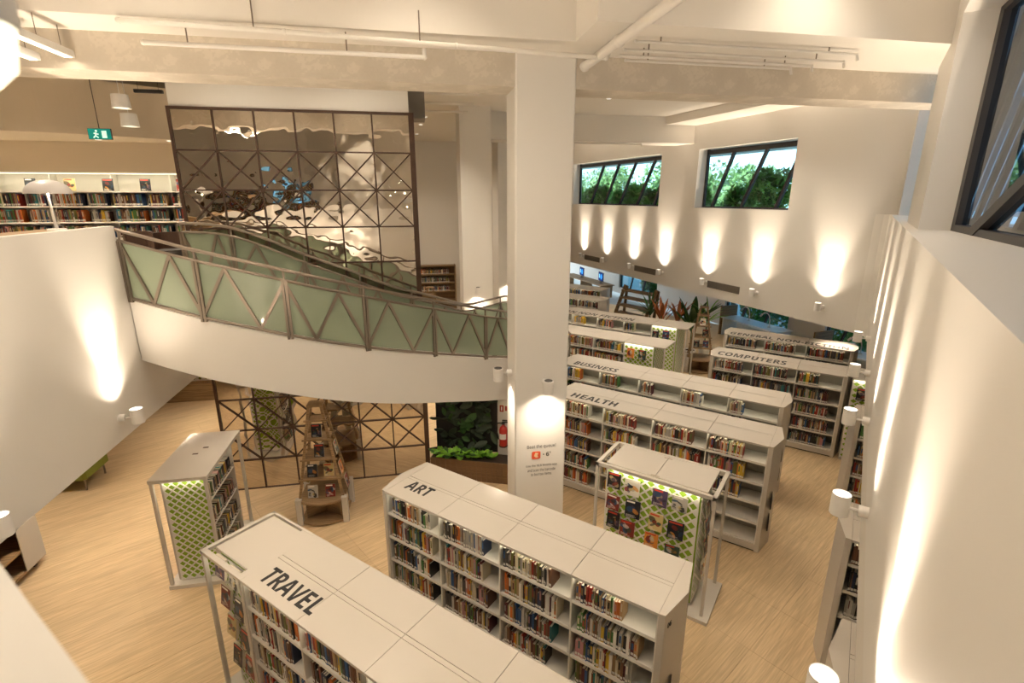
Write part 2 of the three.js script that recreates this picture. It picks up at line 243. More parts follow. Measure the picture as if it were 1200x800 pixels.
// ================================================================== LAMPS
function wallLamp(pos, out, up, label, group, power, reach = 0.21, flood = false) {
  // pos: on the wall at lamp centre height; out: unit vector away from the wall
  const g = thing('wall_lamp', label, 'wall lamp', pos.clone().addScaledVector(out, reach), 0, group);
  const h = 0.2, r = 0.075, sgn = up ? 1 : -1;
  mesh('lamp_body', new THREE.LatheGeometry([[0.001, -sgn * h / 2], [r * 0.96, -sgn * h / 2], [r, -sgn * h / 2 + sgn * 0.006], [r, sgn * h / 2], [r - 0.005, sgn * h / 2], [r - 0.005, sgn * (h / 2 - 0.012)]].map(([a, b]) => new THREE.Vector2(a, b)), 24), Object.assign(M.lampWhite, { side: THREE.DoubleSide }), g);
  const inv = out.clone().negate(); mesh('bracket', rod(V(0, 0, 0).addScaledVector(inv, r - 0.01).add(V(0, -0.02 * sgn, 0)), V(0, -0.02 * sgn, 0).addScaledVector(inv, reach - 0.06), 0.014), M.lampWhite, g);
  mesh('wall_mount', rod(V(0, -0.02 * sgn, 0).addScaledVector(inv, reach - 0.075), V(0, -0.02 * sgn, 0).addScaledVector(inv, reach), 0.05, 18), M.lampWhite, g);
  const lens = new THREE.CircleGeometry(r - 0.006, 24); lens.rotateX(up ? -Math.PI / 2 : Math.PI / 2); lens.translate(0, sgn * (h / 2 - 0.008), 0); mesh('lens', lens, M.glow, g);
  if (!up) mesh('rear_cap', new THREE.CylinderGeometry(r * 0.8, r * 0.8, 0.006, 20).translate(0, h / 2 + 0.003, 0), M.charcoal, g);
  // beam and the weaker spill round it; a flood has one wide beam that leans out into the hall
  const aim = (angle, blend, lean, cd) => { const l = new THREE.SpotLight(WARM, cd, 0, THREE.MathUtils.degToRad(angle), blend, 2); l.position.set(0, sgn * (h / 2 + 0.004), 0); l.shadow.radius = 2; l.target.position.copy(V(0, sgn * 3, 0).addScaledVector(inv, lean)); g.add(l, l.target); };
  if (flood) aim(68, 0.5, -1.0, power); else if (up) { aim(25, 1, 0.24, power); aim(58, 1, 0.3, power * 0.16); } else aim(66, 1, 0.1, power);
  return g;
}
for (const [z, by] of [[-2.76, 'TRAVEL bookcase'], [-4.89, 'ART bookcase'], [-7.13, 'magazine stand'], [-9.23, 'HEALTH bookcase'], [-11.62, 'COMPUTERS bookcase']]) wallLamp(V(0.39, 3.0, z), V(-1, 0, 0), true, `white cylinder uplight on the ledge wall level with the ${by}`, 'uplights on the ledge wall', UPLIGHT * 0.75);
for (const [x, by] of [[-4.7, 'parapet corner'], [-3.0, 'parapet middle']]) wallLamp(V(x, 3.0, -0.075), V(0, 0, -1), true, `white cylinder uplight on the front parapet below the ${by}`, 'uplights on the front parapet', FLOOD, 0.2, true);
for (const [x, by] of [[-12.93, 'next to the column-side vent'], [-10.97, 'past the column-side vent'], [-9.0, 'starting the vent over the step shelf'], [-7.14, 'ending the vent over the step shelf'], [-4.93, 'before the vent over the lamp desk'], [-2.91, 'after the vent over the lamp desk'], [-0.85, 'close to the ledge wall corner']]) wallLamp(backAt(x, 3.02, 0), V(0, 0, 1).applyAxisAngle(V(0, 1, 0), BW.turn), true, `white cylinder uplight on the back wall ${by}`, 'uplights on the back wall', UPLIGHT);
{ const out = V(S, 0, -S); for (const w of [4.6, 6.95, 8.95]) wallLamp(UW(-3.83, 2.86, w), out, true, w > 8 ? 'white cylinder uplight tucked under the curved stair' : (w < 5 ? 'white cylinder uplight on the parapet above the low wooden shelf' : 'white cylinder uplight on the parapet above the kiosk'), w > 8 ? null : 'uplights on the parapet wall', w > 8 ? 10 : UPLIGHT * 0.8); }
wallLamp(UW(1.86, 2.9, 7.04), V(S, 0, S), false, 'white cylinder downlight over the borrowing notice', null, DOWNLIGHT);
wallLamp(UW(1.4, 2.98, 7.3), V(-S, 0, S), false, 'white cylinder downlight on the plain narrow side of the column', null, DOWNLIGHT);
wallLamp(UW(1.82, 2.95, 14.9), V(S, 0, S), false, 'white cylinder downlight on the tan column behind the stair', null, DOWNLIGHT);
wallLamp(UW(3.1, 3.0, 16.6), V(S, 0, S), false, 'white cylinder downlight on the bluish white column', null, DOWNLIGHT);
// recessed downlights
function downlight(pos, label, group, power, angle = 50, col = SOFTWARM) {
  const g = thing('downlight', label, 'downlight', pos, 0, group);
  mesh('trim_ring', new THREE.TorusGeometry(0.065, 0.008, 8, 24).rotateX(Math.PI / 2), M.lampWhite, g);
  mesh('lens', new THREE.CircleGeometry(0.06, 20).rotateX(Math.PI / 2).translate(0, -0.004, 0), M.glow, g);
  const l = new THREE.SpotLight(col, power, 0, THREE.MathUtils.degToRad(angle), 0.6, 2); l.position.set(0, -0.012, 0); l.shadow.radius = 3; l.target.position.set(0, -2, 0); g.add(l, l.target);
}
for (const [u, w] of [[-4.6, 5.4], [-4.25, 8.6], [-5.4, 8.0], [-4.8, 10.6], [-5.6, 13.2], [-7.6, 6.6], [-7.6, 9.6]]) downlight(UW(u, SOF + 0.01, w), 'round recessed downlight in the soffit below the upper floor', 'soffit downlights under the upper floor', SOFFIT);
for (const z of [-3.2, -6.6, -10, -13]) downlight(V(1.7, SOF - 0.03, z), 'round recessed downlight over the shelves under the ledge', 'soffit downlights under the ledge wall', 7);
for (const x of [-2.5, -6, -9.5, -13, -16.5]) downlight(backAt(x, SOF - 0.01, -2.6), 'round recessed downlight in the soffit behind the back wall', 'soffit downlights over the reading windows', 10);
for (const x of [-0.9, -2.6, -4.6]) downlight(backAt(x, SOF - 0.01, -0.85), 'round recessed downlight in the soffit edge over the GENERAL NON-FICTION bookcase', 'soffit edge downlights over general non-fiction', 9);
for (const u of [-9, -7.3, -5.6, -4.4]) downlight(UW(u, 6.61, 11.4), 'small recessed downlight in the bulkhead over the upper bookshelves', 'downlights over the upper bookshelves', 12);
for (const [u, w] of [[-5.4, 8.6], [-8.0, 8.8]]) downlight(UW(u, 7.94, w), 'recessed ceiling downlight before the tan bulkhead', 'ceiling downlights before the bulkhead', 40, 60);
for (const [u, y, w] of [[-2.7, 3.07, 8.3], [-0.95, 2.55, 8.6]]) downlight(UW(u, y, w), u < -2 ? 'recessed downlight in the underside of the stair by the kiosk' : 'recessed downlight in the underside of the stair by the tower', 'downlights under the stair', 4.5, 62);
// ceiling spotlights over the shelves and the balcony
for (const [u, w] of [[-1.5, 2.2], [1.2, 3.6], [-2.4, 5.2], [0.2, 5.4], [4.4, 5.0]]) downlight(UW(u, 8.59, w), 'recessed ceiling downlight high over the bookcases', 'ceiling downlights over the bookcases', CEILING_SPOT, 55);
for (const [u, w] of [[-2.7, 8.7], [-0.9, 8.7]]) downlight(UW(u, 7.94, w), 'recessed ceiling downlight over the curved stair', 'ceiling downlights over the stair', 9, 72);
for (const [u, w] of [[0.3, 11.4], [0.3, 13.6], [0.6, 17.2], [-0.6, 19], [0.4, 21.8], [5.4, 9.4], [7.6, 11.6], [5.0, 13.2], [8.6, 13.2], [0.9, 12.6], [-1.5, 14], [0.5, 19]]) downlight(UW(u, 7.94, w), 'recessed ceiling downlight in the rear ceiling bay', 'ceiling downlights in the rear bay', CEILING_SPOT * 1.8, 58);

// ================================================================== BOOKS
const PAL = [['red', 0x9c2b22], ['orange', 0xc96a2b], ['yellow', 0xd8b23a], ['cream', 0xd9cdb0], ['white', 0xe2ddd2], ['pale grey', 0xa8a49c], ['dark grey', 0x4a4846], ['black', 0x201e1f], ['navy', 0x27324f], ['blue', 0x2f5d93], ['teal', 0x2f7a7c], ['green', 0x4b7a3c], ['olive', 0x6c6a35], ['brown', 0x6a4632], ['maroon', 0x5b2028], ['pink', 0xc08a8a], ['tan', 0xa98a62]].map(([n, h]) => [n, new THREE.Color(h)]);
const WEIGHTS = { mixed: [2, 2, 2, 4, 4, 3, 3, 4, 3, 2, 1, 2, 2, 4, 2, 1, 3], warm: [5, 5, 5, 5, 4, 2, 2, 3, 1, 1, 1, 2, 2, 4, 3, 2, 3], dark: [2, 1, 1, 2, 2, 3, 5, 6, 4, 2, 2, 2, 2, 5, 3, 1, 2], pale: [2, 2, 3, 6, 7, 4, 2, 3, 1, 2, 1, 2, 1, 1, 1, 2, 3] };
function pickColour(kind) { const w = WEIGHTS[kind], t = w.reduce((a, b) => a + b); let r = R() * t; for (let i = 0; i < w.length; i++) { r -= w[i]; if (r < 0) return PAL[i]; } return PAL[7]; }
const CREAM = lin(0.72, 0.66, 0.54), STICKER = lin(0.80, 0.77, 0.70);
// one book: origin at lower left of the spine, spine on z = 0 facing +z, body to -z
function bookGeometry(w, h, d, c, band) {
  const pos = [], nor = [], col = [];
  const quad = (a, b, e, f, n, k) => { for (const p of [a, b, e, a, e, f]) { pos.push(...p); nor.push(...n); col.push(k.r, k.g, k.b); } };
  const t = Math.min(0.003, w * 0.2), z1 = -d, yt = h;
  quad([0, 0, 0], [w, 0, 0], [w, yt, 0], [0, yt, 0], [0, 0, 1], c);                    // spine
  quad([0, 0, z1], [0, 0, 0], [0, yt, 0], [0, yt, z1], [-1, 0, 0], c); quad([w, 0, 0], [w, 0, z1], [w, yt, z1], [w, yt, 0], [1, 0, 0], c);
  quad([0, yt, 0], [w, yt, 0], [w, yt, -t], [0, yt, -t], [0, 1, 0], c); quad([0, yt, -t], [t, yt, -t], [t, yt, z1], [0, yt, z1], [0, 1, 0], c); quad([w - t, yt, -t], [w, yt, -t], [w, yt, z1], [w - t, yt, z1], [0, 1, 0], c);
  const yp = yt - 0.004; quad([t, yp, -t], [w - t, yp, -t], [w - t, yp, z1], [t, yp, z1], [0, 1, 0], CREAM); quad([w, 0, z1], [0, 0, z1], [0, yp, z1], [w, yp, z1], [0, 0, -1], CREAM);
  const e = 0.0012; quad([w * 0.08, 0.018, e], [w * 0.92, 0.018, e], [w * 0.92, 0.05, e], [w * 0.08, 0.05, e], [0, 0, 1], STICKER);
  if (band) quad([w * 0.2, h * 0.45, e], [w * 0.8, h * 0.45, e], [w * 0.8, h * 0.86, e], [w * 0.2, h * 0.86, e], [0, 0, 1], band);
  return [pos, nor, col];
}
const stuffPos = [], stuffNor = [], stuffCol = [], nm = new THREE.Matrix3();
let individualBooks = 0, stuffBooks = 0;
const ORD = ['top', 'second', 'third', 'fourth', 'fifth'];
// books along local +x from x0 to x1 on a shelf at height y, spines at local z; frame is the world matrix and turn of the case
function fillRow(o) {
  const { frame, turn, x0, x1, y, z, gap, kind = 'mixed', label, group, fill = 1 } = o; let x = x0; const end = x0 + (x1 - x0) * fill; let run = pickColour(kind);
  const hBase = rr(0.205, 0.255);
  while (x < end) {
    const w = rr(0.010, 0.034), h = Math.min(gap - 0.025, hBase + rr(-0.035, 0.045)), d = rr(0.14, 0.19); if (x + w > end) break;
    if (R() < 0.8) run = pickColour(kind); const [cn, cc] = run; const c = cc.clone().multiplyScalar(rr(0.75, 1.15)); const band = R() < 0.45 ? pickColour('pale')[1].clone().multiplyScalar(rr(0.6, 1)) : null;
    const lean = R() < 0.04 ? rr(-0.08, 0.08) : 0, m = new THREE.Matrix4().makeRotationZ(lean).setPosition(x, y + (lean < 0 ? Math.abs(lean) * w : 0), z - rr(0, 0.02)); m.premultiply(frame);
    const [p, n, k] = bookGeometry(w, h, d, c, band);
    if (o.individual && individualBooks < 300) {
      const g = new THREE.BufferGeometry(); g.setAttribute('position', new THREE.Float32BufferAttribute(p, 3)); g.setAttribute('normal', new THREE.Float32BufferAttribute(n, 3)); g.setAttribute('color', new THREE.Float32BufferAttribute(k, 3));
      const b = mesh(numbered('book'), g, M.book, scene); b.applyMatrix4(m); const size = w > 0.026 ? 'thick' : w < 0.017 ? 'slim' : 'medium';
      tag(b, `${size} ${cn} book of ${h > 0.25 ? 'tall' : h < 0.215 ? 'short' : 'middling'} height, ${label}`, 'book', group); individualBooks++;
    } else { stuffBooks++; nm.getNormalMatrix(m); const v = V(0, 0, 0); for (let i = 0; i < p.length; i += 3) { v.set(p[i], p[i + 1], p[i + 2]).applyMatrix4(m); stuffPos.push(v.x, v.y, v.z); v.set(n[i], n[i + 1], n[i + 2]).applyMatrix3(nm).normalize(); stuffNor.push(v.x, v.y, v.z); stuffCol.push(k[i], k[i + 1], k[i + 2]); } }
    x += w + 0.001;
  }
  return x;
}

// ================================================================== BOOKCASES
const CASE_H = 1.9, DEPTH = 0.87, LEVELS = [0.16, 0.51, 0.86, 1.21, 1.57];
function endPanelGeo(side, h) {                          // shallow pointed end panel, plan polygon
  const k = side; const p = [[0, 0], [0.06 * k, -0.01], [0.15 * k, -0.42], [0.07 * k, -DEPTH], [0, -DEPTH]]; return prism(k > 0 ? p : p.slice().reverse(), 0, h);
}
// end panel with the small diamond shaped windows seen in the photo
function bookcase(o) {
  const { x, z, bays, label, text, tx, tz, th, tw, rows = LEVELS.length, pitch = 0.925, kind = 'mixed', leftEnd = true, rightEnd = true, fillBy, individual = false, lit = true, caseName, group, number } = o;
  const L = bays * pitch, c = thing('bookcase', label, 'bookcase', [x, 0, z], 0, 'white double-sided bookcases');
  if (leftEnd) mesh('end_panel', endPanelGeo(-1, CASE_H), M.shelf, c);
  if (rightEnd) { const e = mesh('end_panel', endPanelGeo(1, CASE_H), M.shelf, c); e.position.x = L;
    for (const y of [0.78, 0.38]) { const s = new THREE.Shape([[0, -0.17], [0.1, -0.06], [0.1, 0.1], [0, 0.17], [-0.1, 0.06], [-0.1, -0.1]].map((q) => new THREE.Vector2(...q))); const g = new THREE.ExtrudeGeometry(s, { depth: 0.004, bevelEnabled: false }); g.rotateY(Math.PI / 2 + 0.2); g.translate(0.118, y + 0.1, -0.22); const pkt = mesh('display_recess', g, M.charcoal, e); }
    if (number) { const t = lettering(number, 0.07, 0.06, 0.002); t.rotateY(Math.PI / 2 - Math.atan2(0.09, 0.41)); t.translate(0.0645 + 0.008, 1.72, -0.06); mesh('case_number', t, M.black, e); } }
  mesh('base', [bb(0, L, 0.03, 0.14, -DEPTH, 0)], M.shelf, c); mesh('kick_strip', bb(0.01, L - 0.01, 0, 0.03, -DEPTH + 0.02, -0.02), M.charcoal, c);
  mesh('back_panel', bb(0, L, 0.14, CASE_H - 0.03, -DEPTH / 2 - 0.006, -DEPTH / 2 + 0.006), M.mesh, c);
  const mid = -DEPTH / 2;
  for (let b = 0; b < bays; b++) {
    const xa = b * pitch + 0.003, xb = (b + 1) * pitch - 0.003;
    mesh('top_panel', bev(xa, xb, CASE_H - 0.03, CASE_H, mid + 0.028, 0, 0.002), M.shelf, c); mesh('top_panel', bev(xa, xb, CASE_H - 0.03, CASE_H, -DEPTH, mid - 0.028, 0.002), M.shelf, c); mesh('centre_strip', bb(xa, xb, CASE_H - 0.03, CASE_H - 0.001, mid - 0.022, mid + 0.022), M.shelf, c);
    for (const y of LEVELS) { mesh('shelf_board', [bb(xa + 0.01, xb - 0.01, y - 0.02, y, mid + 0.012, -0.03), bb(xa + 0.01, xb - 0.01, y - 0.028, y + 0.012, -0.03, -0.022)], M.shelfIn, c); }
    for (const y of LEVELS) mesh('shelf_board', bb(xa + 0.01, xb - 0.01, y - 0.02, y, -DEPTH + 0.03, mid - 0.012), M.shelfIn, c);
    mesh('divider', bb(b * pitch - 0.009, b * pitch + 0.009, 0.14, CASE_H - 0.03, -DEPTH + 0.02, -0.02), M.shelfIn, c);
  }
  mesh('divider', bb(L - 0.018, L, 0.14, CASE_H - 0.03, -DEPTH + 0.02, -0.02), M.shelfIn, c);
  mesh('groove_bed', bb(0.01, L - 0.01, CASE_H - 0.035, CASE_H - 0.012, mid - 0.03, mid + 0.03), M.groove, c);
  if (lit) { mesh('light_strip', bb(0.05, L - 0.05, CASE_H - 0.04, CASE_H - 0.032, -0.05, -0.035), M.ledGlow, c); const a = new THREE.RectAreaLight(LED, SHELF_LED, L - 0.1, 0.03); a.position.set(L / 2, CASE_H - 0.044, -0.06); a.rotation.x = -Math.PI / 2 - 0.35; c.add(a); }
  if (text) { const t = lettering(text, tw, th); t.rotateX(-Math.PI / 2); t.translate(tx - x, CASE_H + 0.0005, tz - z); mesh('lettering', t, M.black, c); }
  const frame = new THREE.Matrix4().makeTranslation(x, 0, z);
  for (let b = 0; b < bays; b++) for (let r = 0; r < rows; r++) {
    const lv = LEVELS.length - 1 - r, y = LEVELS[lv], gap = (r === 0 ? CASE_H - 0.05 : LEVELS[lv + 1] - 0.02) - y, f = fillBy ? fillBy(b, r) : rr(0.5, 0.8); if (f <= 0) continue;
    fillRow({ frame, turn: 0, x0: b * pitch + 0.03 + rr(0, 0.04), x1: (b + 1) * pitch - 0.03, y, z: -0.04, gap, kind, fill: f, individual: individual && r < individual, label: `${ORD[r]} shelf, bay ${['one', 'two', 'three', 'four', 'five'][b]}, ${caseName}`, group });
  }
  return c;
}
// TRAVEL: two bays and a half show
const FRONTBOOKS = (b, r) => rr(0.72, 0.95);
bookcase({ x: -4.66, z: -2.02, bays: 4, label: 'white bookcase with black TRAVEL lettering and a lattice display end', text: 'TRAVEL', tx: -4.53, tz: -2.13, tw: 0.84, th: 0.205, leftEnd: false, kind: 'mixed', individual: 3, caseName: 'TRAVEL bookcase', group: 'books in the TRAVEL bookcase', fillBy: (b, r) => (b > 1 ? 0 : rr(0.75, 0.95)) });
bookcase({ x: -4.68, z: -3.95, bays: 4, pitch: 0.91, label: 'white bookcase with black ART lettering on its flat top', text: 'ART', tx: -4.54, tz: -4.15, tw: 0.40, th: 0.195, individual: 5, kind: 'mixed', caseName: 'ART bookcase', group: 'books in the ART bookcase', number: '06', fillBy: (b, r) => (r === 0 ? [0.85, 0.74, 0.74, 0.64][b] : rr(0.7, 0.92)) });
bookcase({ x: -4.42, z: -8.12, bays: 4, pitch: 0.925, label: 'white bookcase with black HEALTH lettering beside the column', text: 'HEALTH', tx: -4.23, tz: -8.24, tw: 0.92, th: 0.21, kind: 'warm', fillBy: (b, r) => (b === 3 && r > 2 ? 0 : r > 2 ? rr(0.5, 0.75) : rr(0.6, 0.92)) });
bookcase({ x: -5.3, z: -9.92, bays: 5, pitch: 0.9, label: 'white bookcase with black BUSINESS lettering behind the HEALTH bookcase', text: 'BUSINESS', tx: -5.1, tz: -10.03, tw: 1.04, th: 0.23, kind: 'pale', rows: 2, fillBy: (b, r) => rr(0.25, 0.5) });
bookcase({ x: -2.6, z: -12.5, bays: 3, pitch: 0.9, label: 'white bookcase with black COMPUTERS lettering by the ledge wall', text: 'COMPUTERS', tx: -2.55, tz: -12.67, tw: 1.5, th: 0.31, kind: 'dark', fillBy: (b, r) => (b === 2 && r === 0 ? 0.5 : rr(0.75, 0.95)) });
bookcase({ x: -2.78, z: -14.8, bays: 3, pitch: 0.98, label: 'white bookcase with black GENERAL NON-FICTION lettering under the back wall', text: 'GENERAL NON-FICTION', tx: -2.72, tz: -14.88, tw: 2.82, th: 0.27, kind: 'dark', rows: 2, fillBy: () => rr(0.7, 0.9) });
bookcase({ x: -7.55, z: -12.45, bays: 3, pitch: 0.9, rightEnd: false, label: 'white bookcase topped plain in front of the NON FICTION bookcase', kind: 'warm', rows: 2, fillBy: () => 0.97 });
bookcase({ x: -8.5, z: -14.72, bays: 4, pitch: 0.9, rightEnd: false, label: 'white bookcase with black NON FICTION lettering near the tropical plants', text: 'ASIAN NON FICTION', tx: -8.4, tz: -14.8, tw: 2.85, th: 0.3, kind: 'pale', rows: 1, fillBy: () => rr(0.35, 0.55) });
bookcase({ x: -10.3, z: -17.1, bays: 3, pitch: 0.85, label: 'plain white bookcase behind the NON FICTION bookcase', kind: 'dark', rows: 3, fillBy: () => 0.95 });
bookcase({ x: -12.2, z: -19.1, bays: 4, pitch: 0.9, label: 'plain white bookcase standing by the slanted step shelf', kind: 'dark', rows: 2, fillBy: () => 0.95 });
// units running on under the ledge wall
bookcase({ x: 0.40, z: -6.2, bays: 3, label: 'white bookcase end under the ledge wall level with the magazine stand', kind: 'dark', rightEnd: false, fillBy: (b) => (b ? 0 : 0.9) });
bookcase({ x: 0.43, z: -3.97, bays: 3, label: 'white bookcase end under the ledge wall level with the ART bookcase', kind: 'mixed', rightEnd: false, fillBy: (b) => (b ? 0 : 0.8) });
bookcase({ x: 0.42, z: -10.0, bays: 3, label: 'white bookcase end under the ledge wall level with the BUSINESS bookcase', kind: 'mixed', rightEnd: false, fillBy: (b) => (b ? 0 : 0.8) });

// ---- lattice sheets: a sheet with diamond holes over a green backing
function latticeGeo(w, h, cell = 0.1, bars = cell * 0.17, t = 0.008) {
  const s = new THREE.Shape([new THREE.Vector2(0, 0), new THREE.Vector2(w, 0), new THREE.Vector2(w, h), new THREE.Vector2(0, h)]), nx = Math.round(w / cell), ny = Math.round(h / cell), cx = w / nx, cy = h / ny, a = cx / 2 - bars * 0.71, b = cy / 2 - bars * 0.71;
  for (let i = 0; i <= 2 * nx; i++) for (let j = 0; j <= 2 * ny; j++) { if ((i + j) % 2) continue; const x = i * cx / 2, y = j * cy / 2; if (x < a || x > w - a || y < b || y > h - b) continue; s.holes.push(new THREE.Path([new THREE.Vector2(x - a, y), new THREE.Vector2(x, y - b), new THREE.Vector2(x + a, y), new THREE.Vector2(x, y + b)])); }
  return new THREE.ExtrudeGeometry(s, { depth: t, bevelEnabled: false, curveSegments: 1 });
}
function latticePanel(parent, w, h, pos, turn, cell) {   // local: x along the panel, face towards +z
  const L = mesh('lattice_sheet', latticeGeo(w, h, cell), M.lattice, parent); L.position.copy(pos); L.rotation.y = turn;
  const b = mesh('green_backing', bb(0, w, 0, h, -0.02, -0.004), M.green, parent); b.position.copy(pos); b.rotation.y = turn; return L;
}
// ---- printed covers
function coverTexture(i) { const r = mulberry(900 + i * 17); return canvasTexture(128, 170, (g, w, h) => { const hues = ['#20232a', '#e9e4d6', '#7c2a22', '#2a4563', '#c7b27b', '#31463a', '#b9b4aa', '#4a3a56', '#d98a3a', '#101114']; const bg = hues[Math.floor(r() * 10)]; g.fillStyle = bg; g.fillRect(0, 0, w, h);
  for (let k = 0; k < 9; k++) { g.fillStyle = hues[Math.floor(r() * 10)]; g.globalAlpha = 0.5 + r() * 0.5; g.beginPath(); g.ellipse(20 + r() * 90, 50 + r() * 90, 8 + r() * 28, 6 + r() * 24, r() * 3, 0, 7); g.fill(); }
  g.globalAlpha = 1; g.fillStyle = r() < 0.5 ? '#f4efe4' : '#c8402c'; g.fillRect(10, 10, 70 + r() * 36, 16); g.fillStyle = '#d8d2c6'; for (let k = 0; k < 4; k++) g.fillRect(12, 140 + k * 7, 30 + r() * 60, 3); }); }
const coverMats = [...Array(14)].map((_, i) => mat({ map: coverTexture(i), roughness: 0.4 }));
const coverWords = ['dark', 'pale', 'patterned', 'blue', 'tan', 'green', 'grey', 'purple', 'orange', 'black', 'mottled', 'spotted', 'bright', 'muted'];
let coverCount = 0;
function magazine(pos, turn, tilt, w, h, label, group, t = 0.012) {     // stands with its foot at pos, cover towards local +z
  const i = coverCount++ % coverMats.length, o = thing('magazine', label, 'magazine', pos, turn, group), p = new THREE.Group(); o.rotation.order = 'YXZ'; o.rotation.x = -tilt;
  const cv = new THREE.PlaneGeometry(w, h); cv.translate(0, h / 2, t + 0.0006); mesh('cover', cv, coverMats[i], o); mesh('pages', bb(-w / 2, w / 2, 0, h, 0, t), mat({ color: CREAM, roughness: 0.7 }), o); return o;
}
// ---- magazine stand between ART and HEALTH
{
  const x0 = -2.73, x1 = -1.05, zf = -6.2, zb = -7.0, H = 1.9, g = thing('magazine_stand', 'white framed magazine stand with green lattice between the ART and HEALTH bookcases', 'display stand', [x0, 0, zf]);
  const W = x1 - x0, D = zf - zb;
  for (const [x, z] of [[0, 0], [W - 0.04, 0], [0, -D + 0.04], [W - 0.04, -D + 0.04]]) mesh('post', bev(x, x + 0.04, 0.05, H - 0.05, z - 0.04, z), M.shelf, g);
  mesh('base', bev(-0.02, W + 0.08, 0, 0.05, -D - 0.02, 0.08), M.shelf, g);
  mesh('top_frame', [bb(0, W, H - 0.05, H, -0.05, 0), bb(0, W, H - 0.05, H, -D, -D + 0.05), bb(0, 0.05, H - 0.05, H, -D, 0), bb(W - 0.05, W, H - 0.05, H, -D, 0)], M.shelf, g);
  mesh('top_panel', bev(0.13, W / 2 - 0.004, H - 0.04, H - 0.005, -D + 0.05, -0.09), M.shelf, g); mesh('top_panel', bev(W / 2 + 0.004, W - 0.13, H - 0.04, H - 0.005, -D + 0.05, -0.09), M.shelf, g);
  for (const z of [-0.1, -D + 0.12]) mesh('joint_plate', bb(W / 2 - 0.06, W / 2 + 0.06, H - 0.005, H - 0.002, z - 0.03, z), M.groove, g);
  mesh('core', bb(0.14, W - 0.22, 0.05, H - 0.05, -D + 0.06, -0.12), M.shelf, g);
  latticePanel(g, W - 0.36, H - 0.16, V(0.14, 0.1, -0.09), 0, 0.145); latticePanel(g, D - 0.2, H - 0.16, V(W - 0.2, 0.1, -0.1), Math.PI / 2, 0.145);
  mesh('light_strip', bb(0.16, W - 0.2, H - 0.065, H - 0.055, -0.06, -0.03), M.ledGlow, g); const a = new THREE.RectAreaLight(LED, SHELF_LED * 1.6, W - 0.4, 0.03); a.position.set(W / 2, H - 0.07, -0.045); a.rotation.x = -Math.PI / 2; g.add(a);
  const spots = [[0.28, 1.55], [0.55, 1.52], [0.95, 1.5], [1.22, 1.52], [0.28, 1.2], [0.58, 1.17], [0.92, 1.1], [1.2, 1.08], [0.3, 0.9], [0.52, 0.85], [0.88, 0.82], [1.18, 0.75]];
  const where = ['beside the lattice corner', 'next to the corner one', 'by the panel middle', 'under the top bar end'];
  spots.forEach(([x, y], i) => magazine(V(x0 + x, y, zf - 0.035), rr(-0.1, 0.1), 0.13 + rr(-0.03, 0.03), rr(0.19, 0.22), rr(0.2, 0.27), `${coverWords[i]} magazine in ${ORD[Math.floor(i / 4)]} row of the lattice stand, ${where[i % 4]}`, 'magazines on the lattice stand'));
  for (let k = 0; k < 4; k++) magazine(V(x1 - 0.14, 1.4 - k * 0.34, zf - 0.4 + rr(-0.1, 0.1)), Math.PI / 2, 0.13, 0.21, 0.27, 'magazine on the narrow aisle side of the lattice stand', 'magazines on the aisle side of the stand');
}
// ---- TRAVEL display end
{
  const x0 = -5.47, zf = -2.02, D = DEPTH, H = CASE_H, W = 0.81, g = thing('display_end', 'white post-framed lattice display joined to the TRAVEL bookcase end', 'display stand', [x0, 0, zf]);
  for (const [x, z] of [[0, 0], [0, -D + 0.045], [W - 0.05, 0]]) mesh('post', bev(x, x + 0.045, 0.05, H - 0.04, z - 0.045, z), M.shelf, g);
  mesh('top_frame', [bb(0, W, H - 0.04, H, -0.06, 0), bb(0, W, H - 0.04, H, -D, -D + 0.03), bb(0, 0.05, H - 0.04, H, -D, 0)], M.shelf, g);
  mesh('top_panel', [bb(0.09, W, H - 0.035, H - 0.002, -D + 0.06, -0.13), bb(0.72, W, H - 0.035, H - 0.002, -0.13, -0.06), bb(0.62, W, H - 0.035, H - 0.002, -D, -D + 0.06)], M.shelf, g);
  mesh('base', bev(-0.02, W, 0, 0.05, -D, 0.06), M.shelf, g); mesh('core', bb(0.14, W, 0.05, H - 0.06, -D + 0.1, -0.16), M.shelf, g);
  latticePanel(g, W - 0.14, H - 0.14, V(0.14, 0.07, -0.14), 0, 0.115); latticePanel(g, D - 0.26, H - 0.14, V(0.12, 0.07, -D + 0.1), -Math.PI / 2, 0.115).position.set(0.12, 0.07, -D + 0.1);
  mesh('light_strip', bb(0.1, W - 0.06, H - 0.055, H - 0.047, -0.055, -0.03), M.ledGlow, g); const a = new THREE.RectAreaLight(LED, SHELF_LED * 1.4, W - 0.2, 0.03); a.position.set(W / 2, H - 0.06, -0.045); a.rotation.x = -Math.PI / 2; g.add(a);
  const sp = [[0.25, 1.62, 'white spined'], [0.52, 1.6, 'dark red'], [0.26, 1.24, 'crimson'], [0.52, 1.2, 'pale'], [0.28, 0.86, 'grey'], [0.54, 0.8, 'brown'], [0.3, 0.46, 'black'], [0.55, 0.45, 'blue']];
  for (const [x, y, c] of sp) magazine(V(x0 + x, y, zf - 0.075), 0, 0.16, 0.19, 0.24, `${c} display book on the lattice by the TRAVEL bookcase posts`, 'display books on the TRAVEL lattice', 0.03);
}
